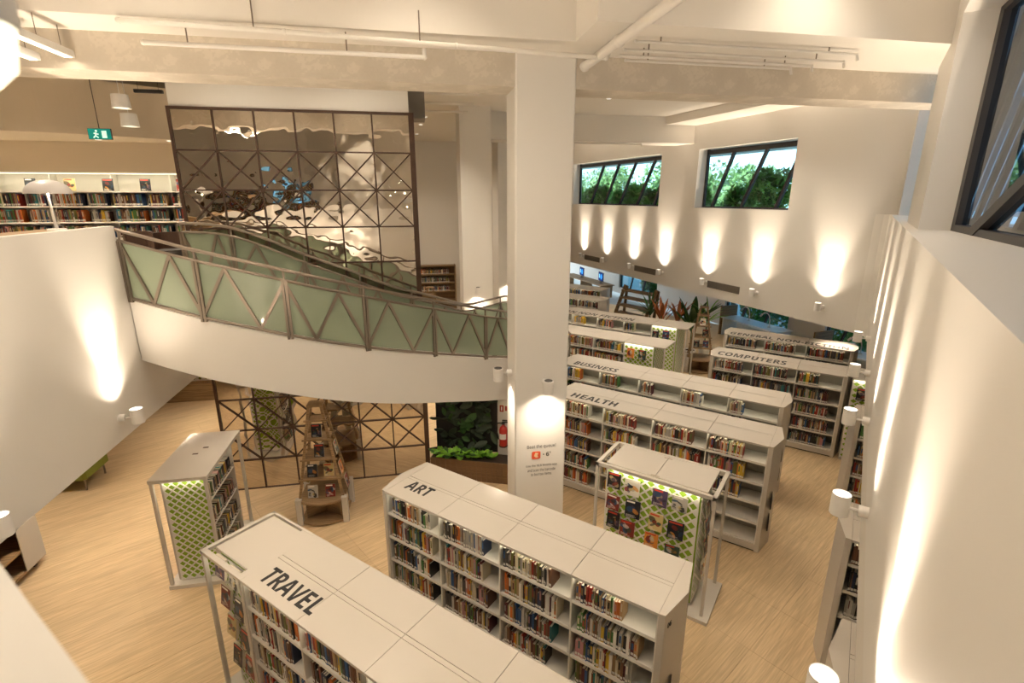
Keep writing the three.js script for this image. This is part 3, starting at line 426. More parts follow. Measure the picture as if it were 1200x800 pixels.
// ---- kiosk with lattice side under the upper floor edge
{
  const W = 0.74, D = 1.5, H = 1.8, g = thing('disc_kiosk', 'white kiosk with green lattice side and disc shelves before the mirror wall', 'display stand', UW(-3.77, 0, 7.14), TURN);
  for (const [x, z] of [[0, 0], [W - 0.045, 0], [W - 0.045, -D + 0.045], [0, -D + 0.045]]) mesh('post', bev(x, x + 0.045, 0.06, H - 0.05, z - 0.045, z), M.shelf, g);
  mesh('top_panel', bev(-0.01, W + 0.01, H - 0.05, H, -D - 0.01, 0.01, 0.01), M.shelf, g);
  for (const [x, z] of [[0.3, -0.72], [0.38, -0.92]]) mesh('cable_hole', bb(x, x + 0.08, H, H + 0.002, z - 0.035, z), M.brown, g);
  mesh('base', bev(-0.01, W + 0.01, 0, 0.06, -D - 0.01, 0.02), M.shelf, g); const E = D - 0.27; mesh('core', bb(0.08, W - 0.24, 0.06, H - 0.05, -E + 0.1, -0.12), M.shelf, g);
  latticePanel(g, W - 0.16, H - 0.14, V(0.12, 0.07, -0.1), 0, 0.112); latticePanel(g, W - 0.16, H - 0.14, V(W - 0.05, 0.07, -E + 0.06), Math.PI, 0.112);
  mesh('side_panel', bb(W - 0.06, W - 0.04, 0.06, H - 0.05, -0.12, -0.1), M.shelf, g); mesh('side_panel', bb(W - 0.24, W - 0.03, 0.06, H - 0.05, -E + 0.09, -E + 0.11), M.shelf, g);
  for (const y of [0.12, 0.52, 0.92, 1.32]) { mesh('shelf_board', bb(W - 0.24, W - 0.04, y, y + 0.015, -E + 0.1, -0.12), M.shelfIn, g); mesh('retaining_bar', rod(V(W - 0.035, y + 0.09, -E + 0.1), V(W - 0.035, y + 0.09, -0.12), 0.006), M.steel, g); }
  mesh('light_strip', bb(0.14, W - 0.06, H - 0.062, H - 0.054, -0.07, -0.04), M.ledGlow, g); const a = new THREE.RectAreaLight(LED, SHELF_LED * 1.6, W - 0.2, 0.03); a.position.set(W / 2, H - 0.066, -0.05); a.rotation.x = -Math.PI / 2; g.add(a);
  const b2 = new THREE.RectAreaLight(LED, SHELF_LED * 0.7, 0.03, D - 0.3); b2.position.set(W - 0.07, H - 0.066, -D / 2); b2.rotation.x = -Math.PI / 2; g.add(b2);
  const frame = new THREE.Matrix4().makeRotationY(TURN).setPosition(UW(-3.77, 0, 7.14)).multiply(new THREE.Matrix4().makeRotationY(Math.PI / 2).setPosition(W - 0.05, 0, -0.14));
  for (const y of [0.135, 0.535, 0.935, 1.335]) fillRow({ frame, x0: 0, x1: D - 0.53, y, z: 0, gap: 0.25, kind: 'dark', fill: 0.97 });
}
// lattice display ends of the far bookcases
function latticeEnd(x, z, W, label, mags, tall = CASE_H) {
  const D = DEPTH, g = thing('display_end', label, 'display stand', [x, 0, z]);
  mesh('core', bb(0, W - 0.3, 0.05, tall - 0.05, -D + 0.05, -0.03), M.shelf, g); mesh('top_panel', bev(0, W, tall - 0.035, tall, -D, 0), M.shelf, g); mesh('base', bev(0, W, 0, 0.05, -D, 0), M.shelf, g);
  for (const zz of [0, -D + 0.04]) mesh('post', bev(W - 0.04, W, 0.05, tall - 0.035, zz - 0.04, zz), M.shelf, g);
  latticePanel(g, W - 0.3, tall - 0.12, V(0, 0.06, -0.01), 0, 0.13); latticePanel(g, D - 0.1, tall - 0.12, V(W - 0.28, 0.06, -0.03), Math.PI / 2, 0.13);
  const a = new THREE.RectAreaLight(LED, SHELF_LED * 1.5, W - 0.35, 0.03); a.position.set((W - 0.3) / 2, tall - 0.04, 0.03); a.rotation.x = -Math.PI / 2 + 0.3; g.add(a); mesh('light_strip', bb(0.02, W - 0.3, tall - 0.042, tall - 0.036, 0.002, 0.02), M.ledGlow, g);
  mags.forEach(([mx, my, lab]) => magazine(V(x + mx, my, z + 0.035), 0, 0.12, 0.2, 0.26, lab, null));
}
latticeEnd(-4.84, -12.45, 1.1, 'green lattice display end of the plain bookcase before NON FICTION', [[0.2, 1.5, 'orange book on the lattice end of the plain far bookcase'], [0.52, 1.5, 'slate book on the lattice end of the plain far bookcase']]);
latticeEnd(-4.89, -14.72, 1.05, 'green lattice display end of the NON FICTION bookcase by the plants', [[0.14, 1.5, 'maroon book on the NON FICTION lattice end'], [0.45, 1.52, 'violet book on the NON FICTION lattice end']]);
latticeEnd(0.26, -12.5, 0.75, 'green lattice display end of the COMPUTERS bookcase by the uplights', [[0.2, 1.45, 'pair of dark cards on the COMPUTERS lattice end'], [0.2, 1.0, 'wide charcoal book on the COMPUTERS lattice end'], [0.2, 0.4, 'black booklet low on the COMPUTERS lattice end']]);

// ---- tapering wooden display tower
function displayTower(pos, turn, label, items) {
  const g = thing('display_tower', label, 'display shelf', pos, turn), W = 0.78, D = 0.62, H = 2.15;
  const lens = (k, y0, y1) => { const p = []; for (let i = 0; i <= 10; i++) { const t = i / 10; p.push([-W / 2 * k + W * k * t, (D / 2 + 0.14 * Math.sin(Math.PI * t)) * k]); } for (let i = 0; i <= 10; i++) { const t = i / 10; p.push([W / 2 * k - W * k * t, -(D / 2 + 0.14 * Math.sin(Math.PI * t)) * k]); } return metric(prism(p, y0, y1), 2); };
  mesh('base_board', lens(1, 0.02, 0.05), M.wood, g); mesh('base_board', lens(1, 0.42, 0.455), M.wood, g); mesh('back_panel', metric(join([barFlat(V(-0.3, 0.235, -0.22), V(0.3, 0.235, 0.22), 0.38, 0.02, V(-0.6, 0, 0.8)), barFlat(V(-0.3, 0.235, 0.22), V(0.3, 0.235, -0.22), 0.38, 0.02, V(0.6, 0, 0.8))]), 2), M.wood, g);
  for (const [sx, sz] of [[-1, 1], [1, 1], [-1, -1], [1, -1]]) {
    mesh('leg', bev(sx * W / 2 - 0.05, sx * W / 2 + 0.05, 0, 0.5, sz * D / 2 - 0.05, sz * D / 2 + 0.05, 0.01), M.shelf, g);
    mesh('leaning_rail', metric(bar(V(sx * (W / 2 - 0.02), 0.45, sz * (D / 2 - 0.03)), V(sx * 0.10, H, sz * 0.08), 0.045, 0.03), 2), M.wood, g);
  }
  for (const y of [0.84, 1.2, 1.56, 1.9]) { const t = (y - 0.45) / (H - 0.45), hw = (W / 2 - 0.02) * (1 - t) + 0.10 * t + 0.06, hd = (D / 2 - 0.03) * (1 - t) + 0.08 * t + 0.03; mesh('shelf_board', metric(bb(-hw, hw, y - 0.03, y, hd - 0.02, hd), 2), M.wood, g); mesh('shelf_board', metric(bb(-hw, hw, y - 0.03, y, -hd, -hd + 0.02), 2), M.wood, g); mesh('shelf_board', metric(bb(-hw + 0.05, hw - 0.05, y - 0.03, y - 0.01, -hd + 0.02, hd - 0.02), 2), M.wood, g); }
  mesh('cap', metric(bb(-0.13, 0.13, H - 0.02, H + 0.02, -0.11, 0.11), 2), M.wood, g);
  for (const [y, x, side, lab] of items) { const t = (y - 0.45) / (H - 0.45), hd = (D / 2 - 0.03) * (1 - t) + 0.08 * t, hw = (W / 2) * (1 - t) + 0.1 * t; const c = V(0, 0, 1).applyAxisAngle(V(0, 1, 0), turn), sd = V(1, 0, 0).applyAxisAngle(V(0, 1, 0), turn);
    const p = pos.clone(); p.y = y + 0.002; if (side) { p.addScaledVector(sd, hw + 0.02).addScaledVector(c, x); magazine(p, turn + Math.PI / 2, 0.2, 0.17, 0.23, lab, null); } else { p.addScaledVector(c, hd - 0.06).addScaledVector(sd, x); magazine(p, turn, 0.2, 0.17, 0.23, lab, null); } }
}
displayTower(UW(-1.78, 0, 8.72), TURN - 0.05, 'tapering wooden display tower with white feet before the mirror wall', [[0.455, -0.16, 0, 'blue book on the base of the mirror-side display tower'], [0.455, 0.14, 0, 'white figure book on the base of the mirror-side display tower'], [0.84, -0.14, 0, 'pale book with dark figure on the mirror-side tower'], [0.84, 0.14, 0, 'brown book beside the pale figure book on the tower'], [1.2, 0, 0, 'red book on the third tier of the mirror-side tower'], [1.56, -0.02, 0, 'green landscape book near the top of the mirror-side tower'], [0.5, -0.05, 1, 'grey leaflet low on the side of the mirror-side tower'], [0.84, 0.05, 1, 'blue leaflet on the side of the mirror-side tower'], [1.2, 0, 1, 'silver leaflet high on the side of the mirror-side tower']]);
displayTower(V(-3.95, 0, -16.95), 0.3, 'tapering wooden display tower between the plants and the COMPUTERS bookcase', [[0.84, -0.14, 0, 'white book on the tower by the plants'], [0.84, 0.14, 0, 'rose book on the tower by the plants'], [1.2, 0.1, 0, 'bright blue book on the tower by the plants'], [1.56, 0, 0, 'plum book near the top of the tower by the plants'], [1.2, 0, 1, 'lilac book on the side of the tower by the plants']]);
displayTower(UW(0.62, 0, 20.2), TURN, 'tapering wooden display tower in the far hall behind the stair', []);
// ---- slanted wooden step shelf
{
  const g = thing('step_shelf', 'slanted wooden step shelf with open treads behind NON FICTION', 'display shelf', [-8.35, 0, -19.5], -0.35), L = 1.55, sh = 0.75;
  for (const x of [0, L]) mesh('side_rail', metric(barFlat(V(x, 0, 0), V(x + sh, 2.2, -0.1), 0.12, 0.07, V(0, 0, 1)), 2), M.wood, g); for (const x of [0.1, L + 0.1]) mesh('rear_rail', metric(barFlat(V(x, 0, -0.75), V(x + sh - 0.1, 2.15, -0.2), 0.1, 0.06, V(0, 0, 1)), 2), M.wood, g);
  for (const y of [0.35, 0.7, 1.05, 1.38, 1.7, 2.0]) { const o = sh * y / 2.2; mesh('tread', metric(bb(o, o + L, y - 0.03, y + 0.02, -0.35, 0.06), 2), M.wood, g); }
}
// ================================================================== MIRROR WALL
{
  const g = thing('mirror_wall', 'tall rippled mirror wall in a dark brown grid with crossed bars', 'mirror', UW(-3.74, 0, 9.86), TURN), C = 3.8 / 6, rows = 11;
  const nz = noiseGrid(64, 64, 77), nz2 = noiseGrid(64, 64, 78);
  for (let i = 0; i < 6; i++) for (let j = 0; j < rows; j++) {
    const n = 22, p = new THREE.PlaneGeometry(C - 0.004, C - 0.004, n, n), a = p.attributes.position; const amp = j > 9 ? 0.0045 : j > 6 ? 0.0062 : 0.0034;
    for (let k = 0; k < a.count; k++) { const x = a.getX(k) + i * C, y = a.getY(k) + j * C; const ex = Math.min(1, (C / 2 - Math.abs(a.getX(k))) / 0.12), ey = Math.min(1, (C / 2 - Math.abs(a.getY(k))) / 0.12); const q = Math.max(0, ex) * Math.max(0, ey); a.setZ(k, (nz(x * 8.5, y * 9.5) - 0.5) * amp * 0.55 + (nz2(x * 2.6 + i * 3.1, y * 2.2 + j * 1.7) - 0.5) * amp * 1.5 * q); }
    p.computeVertexNormals(); p.translate((i + 0.5) * C, (j + 0.5) * C, 0.03); mesh('mirror_pane', p, M.mirror, g);
  }
  for (let i = 0; i <= 6; i++) mesh('grid_bar', bb(i * C - 0.012, i * C + 0.012, 0, rows * C, 0.02, 0.055), M.brown, g);
  for (let j = 0; j <= rows; j++) mesh('grid_bar', bb(0, 6 * C, j * C - 0.012, j * C + 0.012, 0.02, 0.052), M.brown, g);
  for (const j of [1, 2, 8, 9]) for (let i = 0; i < 6; i++) { mesh('cross_bar', barFlat(V(i * C, j * C, 0.045), V((i + 1) * C, (j + 1) * C, 0.045), 0.021, 0.012, V(0, 0, 1)), M.brown, g); mesh('cross_bar', barFlat(V((i + 1) * C, j * C, 0.047), V(i * C, (j + 1) * C, 0.047), 0.021, 0.012, V(0, 0, 1)), M.brown, g); }
  mesh('side_frame', [bb(6 * C, 6 * C + 0.08, 0, rows * C + 0.02, -0.46, 0.06), bb(-0.03, 0, 0, rows * C + 0.02, -0.46, 0.06)], M.brown, g); mesh('top_frame', bb(-0.03, 6 * C + 0.08, rows * C, rows * C + 0.03, 0, 0.06), M.brown, g);
}
// ================================================================== CURVED STAIR
const OUT = [[-3.82, 4.24, 7.73], [-3.29, 4.12, 7.51], [-2.8, 3.99, 7.39], [-2.26, 3.86, 7.31], [-1.72, 3.71, 7.32], [-1.23, 3.56, 7.41], [-0.72, 3.40, 7.6], [-0.24, 3.22, 7.92], [0.29, 3.02, 8.35], [0.76, 2.85, 8.72], [1.25, 2.68, 9.08], [1.75, 2.52, 9.46], [2.6, 2.15, 10.2], [3.3, 1.75, 11.2], [3.9, 1.25, 12.5], [4.5, 0.7, 14.0], [5.0, 0.15, 15.6]].map((p) => UW(...p));
const INN = [[-3.72, 4.24, 9.42], [-3.3, 4.22, 9.42], [-2.95, 4.16, 9.42], [-2.45, 3.98, 9.42], [-1.93, 3.74, 9.42], [-1.5, 3.56, 9.42], [-1.1, 3.40, 9.42], [-0.7, 3.22, 9.42], [-0.3, 3.06, 9.43], [0.1, 2.92, 9.62], [0.55, 2.72, 9.98], [1.03, 2.49, 10.5], [1.6, 2.42, 11.2], [2.2, 2.34, 12.0], [2.8, 1.9, 13.2], [3.3, 1.2, 14.6], [3.8, 0.4, 16.0]].map((p) => UW(...p));
const outC = new THREE.CatmullRomCurve3(OUT, false, 'centripetal'), innC = new THREE.CatmullRomCurve3(INN, false, 'centripetal');
{
  const N = 90, ring = []; for (let i = 0; i <= N; i++) { const a = outC.getPoint(i / N), b = innC.getPoint(i / N); b.y = a.y; const bot = Math.max(0.0, a.y - 0.86); ring.push([V(a.x, a.y, a.z), V(b.x, a.y, b.z), V(b.x, bot, b.z), V(a.x, bot, a.z)]); }
  const strips = [[0, 1], [1, 2], [2, 3], [3, 0]].map(([p, q]) => { const pos = [], idx = []; ring.forEach((r) => pos.push(...r[p].toArray(), ...r[q].toArray())); for (let i = 0; i < N; i++) { const k = 2 * i; idx.push(k, k + 2, k + 1, k + 1, k + 2, k + 3); } const g = new THREE.BufferGeometry(); g.setAttribute('position', new THREE.Float32BufferAttribute(pos, 3)); g.setIndex(idx); g.computeVertexNormals(); return g; });
  struct('stair_ramp', join(strips), Object.assign(M.wall.clone(), { side: THREE.DoubleSide }), 'curved white stair sweeping down in front of the mirror wall', 'stair');
  for (let i = 0; i < 0; i++);
}
function railing(curve, posts, t0, t1, label, zig0, panels = true) {
  const g = thing('stair_railing', label, 'railing'), up = (t, h) => { const p = curve.getPoint(t); p.y += h; return p; };
  const sub = (h, a, b, r, name, n = 60) => { const pts = []; for (let i = 0; i <= n; i++) pts.push(up(a + (b - a) * i / n, h)); mesh(name, new THREE.TubeGeometry(new THREE.CatmullRomCurve3(pts), n * 2, r, 8), M.steel, g); };
  sub(0.94, t0, t1, 0.024, 'handrail'); sub(0.80, t0, t1, 0.02, 'upper_rail'); sub(0.035, t0, t1, 0.022, 'lower_rail');
  const nrm = (t) => { const d = curve.getTangent(t); return V(-d.z, 0, d.x).normalize(); };
  for (const t of posts) { const n = nrm(t), d = curve.getTangent(t); d.y = 0; d.normalize(); mesh('post', [barFlat(up(t, -0.02).addScaledVector(d, -0.022), up(t, 0.8).addScaledVector(d, -0.022), 0.034, 0.05, n), barFlat(up(t, -0.02).addScaledVector(d, 0.022), up(t, 0.8).addScaledVector(d, 0.022), 0.034, 0.05, n), rod(up(t, 0.78), up(t, 0.94), 0.016)], M.steel, g); }
  let top = zig0;
  for (let i = 0; i + 1 < posts.length; i++) { const a = posts[i], b = posts[i + 1];
    for (let k = 0; k < 3; k++) { const p = a + (b - a) * (k / 3), q = a + (b - a) * ((k + 1) / 3); mesh('brace', barFlat(up(p, top ? 0.78 : 0.05), up(q, top ? 0.05 : 0.78), 0.042, 0.036, nrm((p + q) / 2)), M.steel, g); top = !top; }
    const n = 8, pos = [], idx = []; for (let k = 0; k <= n; k++) { const t = a + (b - a) * k / n, m = nrm(t).multiplyScalar(0.0); pos.push(...up(t, 0.06).add(m).toArray(), ...up(t, 0.78).add(m).toArray()); } for (let k = 0; k < n; k++) { const e = 2 * k; idx.push(e, e + 2, e + 1, e + 1, e + 2, e + 3); }
    const q = new THREE.BufferGeometry(); q.setAttribute('position', new THREE.Float32BufferAttribute(pos, 3)); q.setAttribute('uv', new THREE.Float32BufferAttribute(new Float32Array(pos.length / 3 * 2), 2)); q.setIndex(idx); q.computeVertexNormals(); mesh('glass_panel', q, M.greenGlass, g); }
  return g;
}
const ot = (i) => i / (OUT.length - 1);
railing(outC, [0.004, 2, 4, 6, 8, 10, 11.6, 13, 14.4].map((v) => (v < 1 ? v : ot(v))), 0.001, ot(15), 'steel stair railing with frosted green panes along the open side', true);
railing(innC, [0.004, 2, 4.2, 6.4, 8.6, 10.8, 12.6, 14.4].map((v) => (v < 1 ? v : ot(v))), 0.001, ot(15), 'steel stair railing with frosted green panes against the mirrors', true);
// ================================================================== PLANTER, EXTINGUISHER
{
  const A = UW(0.14, 0, 9.6), B = UW(1.95, 0, 8.9), dir = B.clone().sub(A), len = dir.length(), turn = Math.atan2(-dir.z, dir.x);
  const g = thing('planter_box', 'long brown slatted planter box between mirror wall and column', 'planter', A, turn), n = Math.round(len / 0.11);
  mesh('box', bb(0, len, 0, 0.44, -0.4, -0.02), M.darkWood, g);
  const slat = metric(bb(0.002, len / n - 0.002, 0, 0.45, -0.02, 0), 3); for (let i = 0; i < n; i++) { const m = mesh('slat', slat, M.darkWood, g); m.position.x = i * len / n; m.position.z = (i % 3) * 0.002; }
  mesh('soil', bb(0.02, len - 0.02, 0.44, 0.446, -0.39, -0.03), M.soil, g);
  const leaf = (l, w, bend) => { const p = new THREE.PlaneGeometry(w, l, 4, 6), a = p.attributes.position; for (let k = 0; k < a.count; k++) { const t = a.getY(k) / l + 0.5, s = Math.sin(Math.PI * Math.min(1, t * 0.93 + 0.05)) ** 0.8; a.setX(k, a.getX(k) * s); a.setZ(k, bend * t * t + Math.abs(a.getX(k)) * 0.35); a.setY(k, t * l); } p.computeVertexNormals(); return p; };
  globalThis.leafShape = leaf;
  // dark living wall
  const w = thing('living_wall', 'dark foliage panel of broad leaves over the planter box', 'living wall', A.clone(), turn);
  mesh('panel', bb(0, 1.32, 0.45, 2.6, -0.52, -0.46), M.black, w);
  const big = [leaf(0.3, 0.15, 0.06), leaf(0.24, 0.13, 0.05), leaf(0.2, 0.11, 0.04)];
  for (let k = 0; k < 160; k++) { const m = mesh('leaf', pick(big), R() < 0.75 ? M.leafDark : M.leafMid, w); m.position.set(rr(0.1, 1.22), rr(0.5, 2.4), -0.44 + rr(0, 0.1)); m.rotation.set(rr(0.1, 0.7), rr(-0.6, 0.6), rr(-2.6, 2.6), 'ZXY'); }
  // bright plants
  const sm = [leaf(0.19, 0.13, 0.07), leaf(0.16, 0.11, 0.06), leaf(0.14, 0.09, 0.05)];
  for (let k = 0; k < 13; k++) { const lx = 0.1 + k * 0.096 + rr(-0.02, 0.02); const p = A.clone().addScaledVector(dir.clone().normalize(), lx).add(V(0, 0.446, 0)).add(V(-Math.sin(turn), 0, -Math.cos(turn)).multiplyScalar(rr(0.06, 0.15)));
    const t = thing('leafy_plant', 'bright green leafy plant in the slatted planter box', 'plant', p, rr(0, 6), 'bright plants in the planter box'); mesh('stem', rod(V(0, 0, 0), V(0, 0.1, 0), 0.006, 6), M.leafMid, t);
    for (let q = 0; q < 8; q++) { const m = mesh('leaf', pick(sm), R() < 0.8 ? M.leafBright : M.leafMid, t); m.position.set(0, 0.05 + rr(0, 0.06), 0); m.rotation.set(rr(0.5, 1.2), q * 0.8 + rr(-0.3, 0.3), 0, 'YXZ'); } }
  // wall section with extinguisher
  struct('wall_stub', placed(bb(1.32, 2.3, 0, 2.75, -0.62, -0.46), A, turn), M.wall, 'cream wall section holding the fire extinguisher');
  const loc = (x, y, z) => V(x, y, z).applyAxisAngle(V(0, 1, 0), turn).add(A);
  const e = thing('fire_extinguisher', 'red fire extinguisher hung on the cream wall section', 'fire extinguisher', loc(1.46, 0.66, -0.36), turn);
  mesh('cylinder_body', new THREE.LatheGeometry([[0.001, 0], [0.075, 0], [0.085, 0.015], [0.085, 0.36], [0.07, 0.42], [0.03, 0.46], [0.025, 0.5]].map((q) => new THREE.Vector2(...q)), 24), M.red, e); mesh('information_label', new THREE.CylinderGeometry(0.0865, 0.0865, 0.12, 20, 1, true, -0.9, 1.8).translate(0, 0.24, 0), M.lampWhite, e); mesh('base_ring', new THREE.CylinderGeometry(0.087, 0.087, 0.03, 24).translate(0, 0.015, 0), M.black, e);
  mesh('valve', [bb(-0.03, 0.03, 0.49, 0.53, -0.03, 0.03), bb(-0.02, 0.09, 0.53, 0.545, -0.015, 0.015), bb(-0.02, 0.08, 0.565, 0.58, -0.015, 0.015)], M.black, e);
  mesh('hose', new THREE.TubeGeometry(new THREE.CatmullRomCurve3([V(-0.02, 0.51, 0), V(-0.12, 0.5, 0.01), V(-0.15, 0.38, 0.02), V(-0.11, 0.26, 0.03), V(-0.095, 0.16, 0.03)]), 24, 0.013, 8), M.black, e); mesh('wall_bracket', bb(-0.03, 0.03, 0.3, 0.4, -0.1, -0.08), M.charcoal, e);
  const sgn = canvasTexture(128, 96, (c, W, H) => { c.fillStyle = '#efe9dd'; c.fillRect(0, 0, W, H); c.fillStyle = '#a8231c'; c.fillRect(8, 8, 44, H - 16); c.fillRect(70, 14, 22, 60); c.fillStyle = '#fff'; c.fillRect(22, 24, 14, 50); c.fillStyle = '#333'; for (let k = 0; k < 5; k++) c.fillRect(98, 16 + k * 13, 22, 5); });
  const s = thing('safety_sign', 'small white and red sign over the fire extinguisher', 'sign', loc(1.47, 1.36, -0.455), turn); mesh('plate', bb(-0.12, 0.12, 0, 0.18, 0, 0.006), M.lampWhite, s); mesh('print', new THREE.PlaneGeometry(0.23, 0.17).translate(0, 0.09, 0.007), mat({ map: sgn, roughness: 0.5 }), s);
  const yl = solo('alarm_sign', placed(new THREE.CylinderGeometry(0.13, 0.13, 0.01, 20).rotateX(Math.PI / 2).rotateZ(0.5).scale(1, 0.7, 1), loc(1.5, 1.85, -0.45), turn), M.yellow, 'oval yellow sign above the red sign on the cream section', 'sign');
}
// ---- column notice
{
  const g = thing('borrowing_notice', 'printed borrowing notice with a red-orange icon on the square column', 'notice', UW(1.83, 0, 7.036), TURN);
  const put = (t, x, y, w, h, name = 'lettering', f = fontRegular, m = M.charcoal) => { const q = lettering(t, w, h, 0.002, f); q.translate(x, y, 0); mesh(name, q, m, g); };
  put('Beat the queue!', -0.235, 1.80, 0.46, 0.075); put('Use the NLB Mobile app', -0.25, 1.485, 0.50, 0.048); put('and scan the barcode', -0.225, 1.41, 0.45, 0.05); put('to borrow items.', -0.17, 1.335, 0.34, 0.05);
  const s = new THREE.Shape(); s.absarc(-0.135, 1.655, 0.025, Math.PI, 1.5 * Math.PI); s.absarc(-0.045, 1.655, 0.025, 1.5 * Math.PI, 2 * Math.PI); s.absarc(-0.045, 1.735, 0.025, 0, Math.PI / 2); s.absarc(-0.135, 1.735, 0.025, Math.PI / 2, Math.PI); const ig = new THREE.ExtrudeGeometry(s, { depth: 0.002, bevelEnabled: false });
  mesh('icon', ig, mat({ color: lin(0.72, 0.09, 0.03), roughness: 0.5 }), g); const d = new THREE.Shape([[-0.125, 1.68], [-0.09, 1.655], [-0.055, 1.66], [-0.07, 1.695], [-0.055, 1.73], [-0.1, 1.74], [-0.115, 1.71]].map((p) => new THREE.Vector2(...p))); mesh('icon_mark', new THREE.ExtrudeGeometry(d, { depth: 0.003, bevelEnabled: false }), mat({ color: lin(0.85, 0.62, 0.4), roughness: 0.5 }), g);
  mesh('dot', new THREE.CylinderGeometry(0.011, 0.011, 0.002, 12).rotateX(Math.PI / 2).translate(0.03, 1.70, 0.001), M.charcoal, g); put('6', 0.07, 1.665, 0.05, 0.07, 'lettering', font); put('t', 0.128, 1.71, 0.018, 0.035, 'lettering', font);
}
// ================================================================== UPPER READING ROOM
{
  const g = thing('wall_bookcase', 'long lit bookcase along the upper reading room wall', 'bookcase', UW(-9.2, 4.2, 12.0), TURN), L = 5.42, H = 1.87, D = 0.5;
  mesh('back_panel', bb(0, L, 0, H, -D, -D + 0.02), M.shelfIn, g); for (const y of [0.05, 0.29, 0.58, 0.9, 1.21, 1.5]) mesh('shelf_board', bb(0, L, y - 0.025, y, -D, 0), M.shelfIn, g); mesh('top_board', bb(0, L, H - 0.03, H, -D, 0), M.shelfIn, g);
  for (let i = 0; i <= 5; i++) mesh('divider', bb(i * L / 5 - 0.01, i * L / 5 + 0.01, 0, H, -D, -0.25), M.shelfIn, g); mesh('light_strip', bb(0.1, L - 0.1, H - 0.045, H - 0.032, -0.06, -0.03), M.ledGlow, g);
  const a = new THREE.RectAreaLight(LED, SHELF_LED * 3.4, L - 0.2, 0.04); a.position.set(L / 2, H - 0.05, 0.03); a.rotation.x = -Math.PI / 2 + 0.15; g.add(a);
  const frame = new THREE.Matrix4().makeRotationY(TURN).setPosition(UW(-9.2, 4.2, 12.0));
  for (const [k, y] of [0.29, 0.58, 0.9, 1.21].entries()) for (let b = 0; b < 5; b++) { fillRow({ frame, x0: b * L / 5 + 0.04, x1: (b + 0.55) * L / 5, y, z: -0.12, gap: 0.27, kind: b % 2 ? 'dark' : 'mixed', fill: 0.95 }); fillRow({ frame, x0: (b + 0.62) * L / 5, x1: (b + 0.97) * L / 5, y, z: -0.12, gap: 0.27, kind: 'dark', fill: 0.9 }); }
  const faces = ['framed dark picture book', 'pale face-out book', 'small face-out book', 'leaning grey book', 'green-tinted face-out book', 'brown face-out book', 'tan face-out book'];
  faces.forEach((f, k) => magazine(UW(-8.7 + k * 0.68, 5.702, 12.18), TURN, 0.12, 0.2, 0.24, `${f} on the top shelf of the upper reading room`, null));
  const lp = thing('lattice_pillar', 'yellow-green lattice pillar at the end of the upper bookshelves', 'pillar', UW(-9.75, 4.2, 11.8), TURN); mesh('core', bb(0, 0.5, 0, 1.95, -0.4, -0.02), M.green, lp); const ls = mesh('lattice_sheet', latticeGeo(0.5, 1.95, 0.13), M.lattice, lp); ls.position.z = 0;
}
// counter and dome lamp behind the parapet
{
  const c = thing('reading_counter', 'wooden reading counter behind the upper parapet', 'counter', UW(-4.62, 4.2, 5.2), TURN); mesh('counter_top', metric(bb(0, 0.62, 0.955, 0.995, -2.45, 2.5), 1), M.wood, c); for (const z of [-2.3, 0, 2.2]) mesh('leg', bb(0.05, 0.55, 0, 0.955, z - 0.03, z + 0.03), M.wood, c);
  const d = thing('dome_lamp', 'white dome reading lamp standing on the parapet counter', 'lamp', UW(-4.32, 5.195, 7.45), 0); mesh('lamp_base', new THREE.CylinderGeometry(0.09, 0.1, 0.02, 24).translate(0, 0.01, 0), M.lampWhite, d); mesh('lamp_stem', rod(V(0, 0.01, 0), V(-0.02, 0.46, 0.01), 0.017), M.lampWhite, d);
  mesh('lamp_shade', new THREE.LatheGeometry([...Array(13)].map((_, i) => { const t = i / 12 * Math.PI / 2; return new THREE.Vector2(Math.max(0.001, 0.235 * Math.sin(t)), 0.435 + 0.165 * Math.cos(t)); }), 32), Object.assign(M.lampWhite.clone(), { side: THREE.DoubleSide, color: lin(0.62, 0.6, 0.6) }), d);
  mesh('bulb', new THREE.SphereGeometry(0.03, 12, 8).translate(0, 0.47, 0), M.glow, d); const l = new THREE.PointLight(WARM, 0.8, 0, 2); l.position.set(0, 0.435, 0); d.add(l);
}
for (const [u, w, y] of [[-4.35, 9.7, 7.02], [-4.45, 10.1, 6.8]]) { const p = thing('pendant_lamp', w < 10 ? 'white drum pendant lamp on a cord by the upper bookshelves' : 'tan drum pendant lamp hanging just behind the white drum', 'pendant lamp', UW(u, y, w)); mesh('shade', new THREE.CylinderGeometry(0.115, 0.13, 0.2, 28, 1, true), Object.assign(M.lampWhite.clone(), { side: THREE.DoubleSide }), p); mesh('diffuser', new THREE.CircleGeometry(0.12, 24).rotateX(Math.PI / 2).translate(0, -0.085, 0), M.ledGlow, p); mesh('cord', rod(V(0, 0.1, 0), V(0, 7.95 - y, 0), 0.006, 6), M.lampWhite, p); mesh('shade_top', new THREE.CircleGeometry(0.115, 24).rotateX(-Math.PI / 2).translate(0, 0.095, 0), M.lampWhite, p); const l = new THREE.SpotLight(WARM, 4, 0, 0.8, 0.7, 2); l.position.set(0, -0.09, 0); l.target.position.set(0, -2, 0); p.add(l, l.target); }
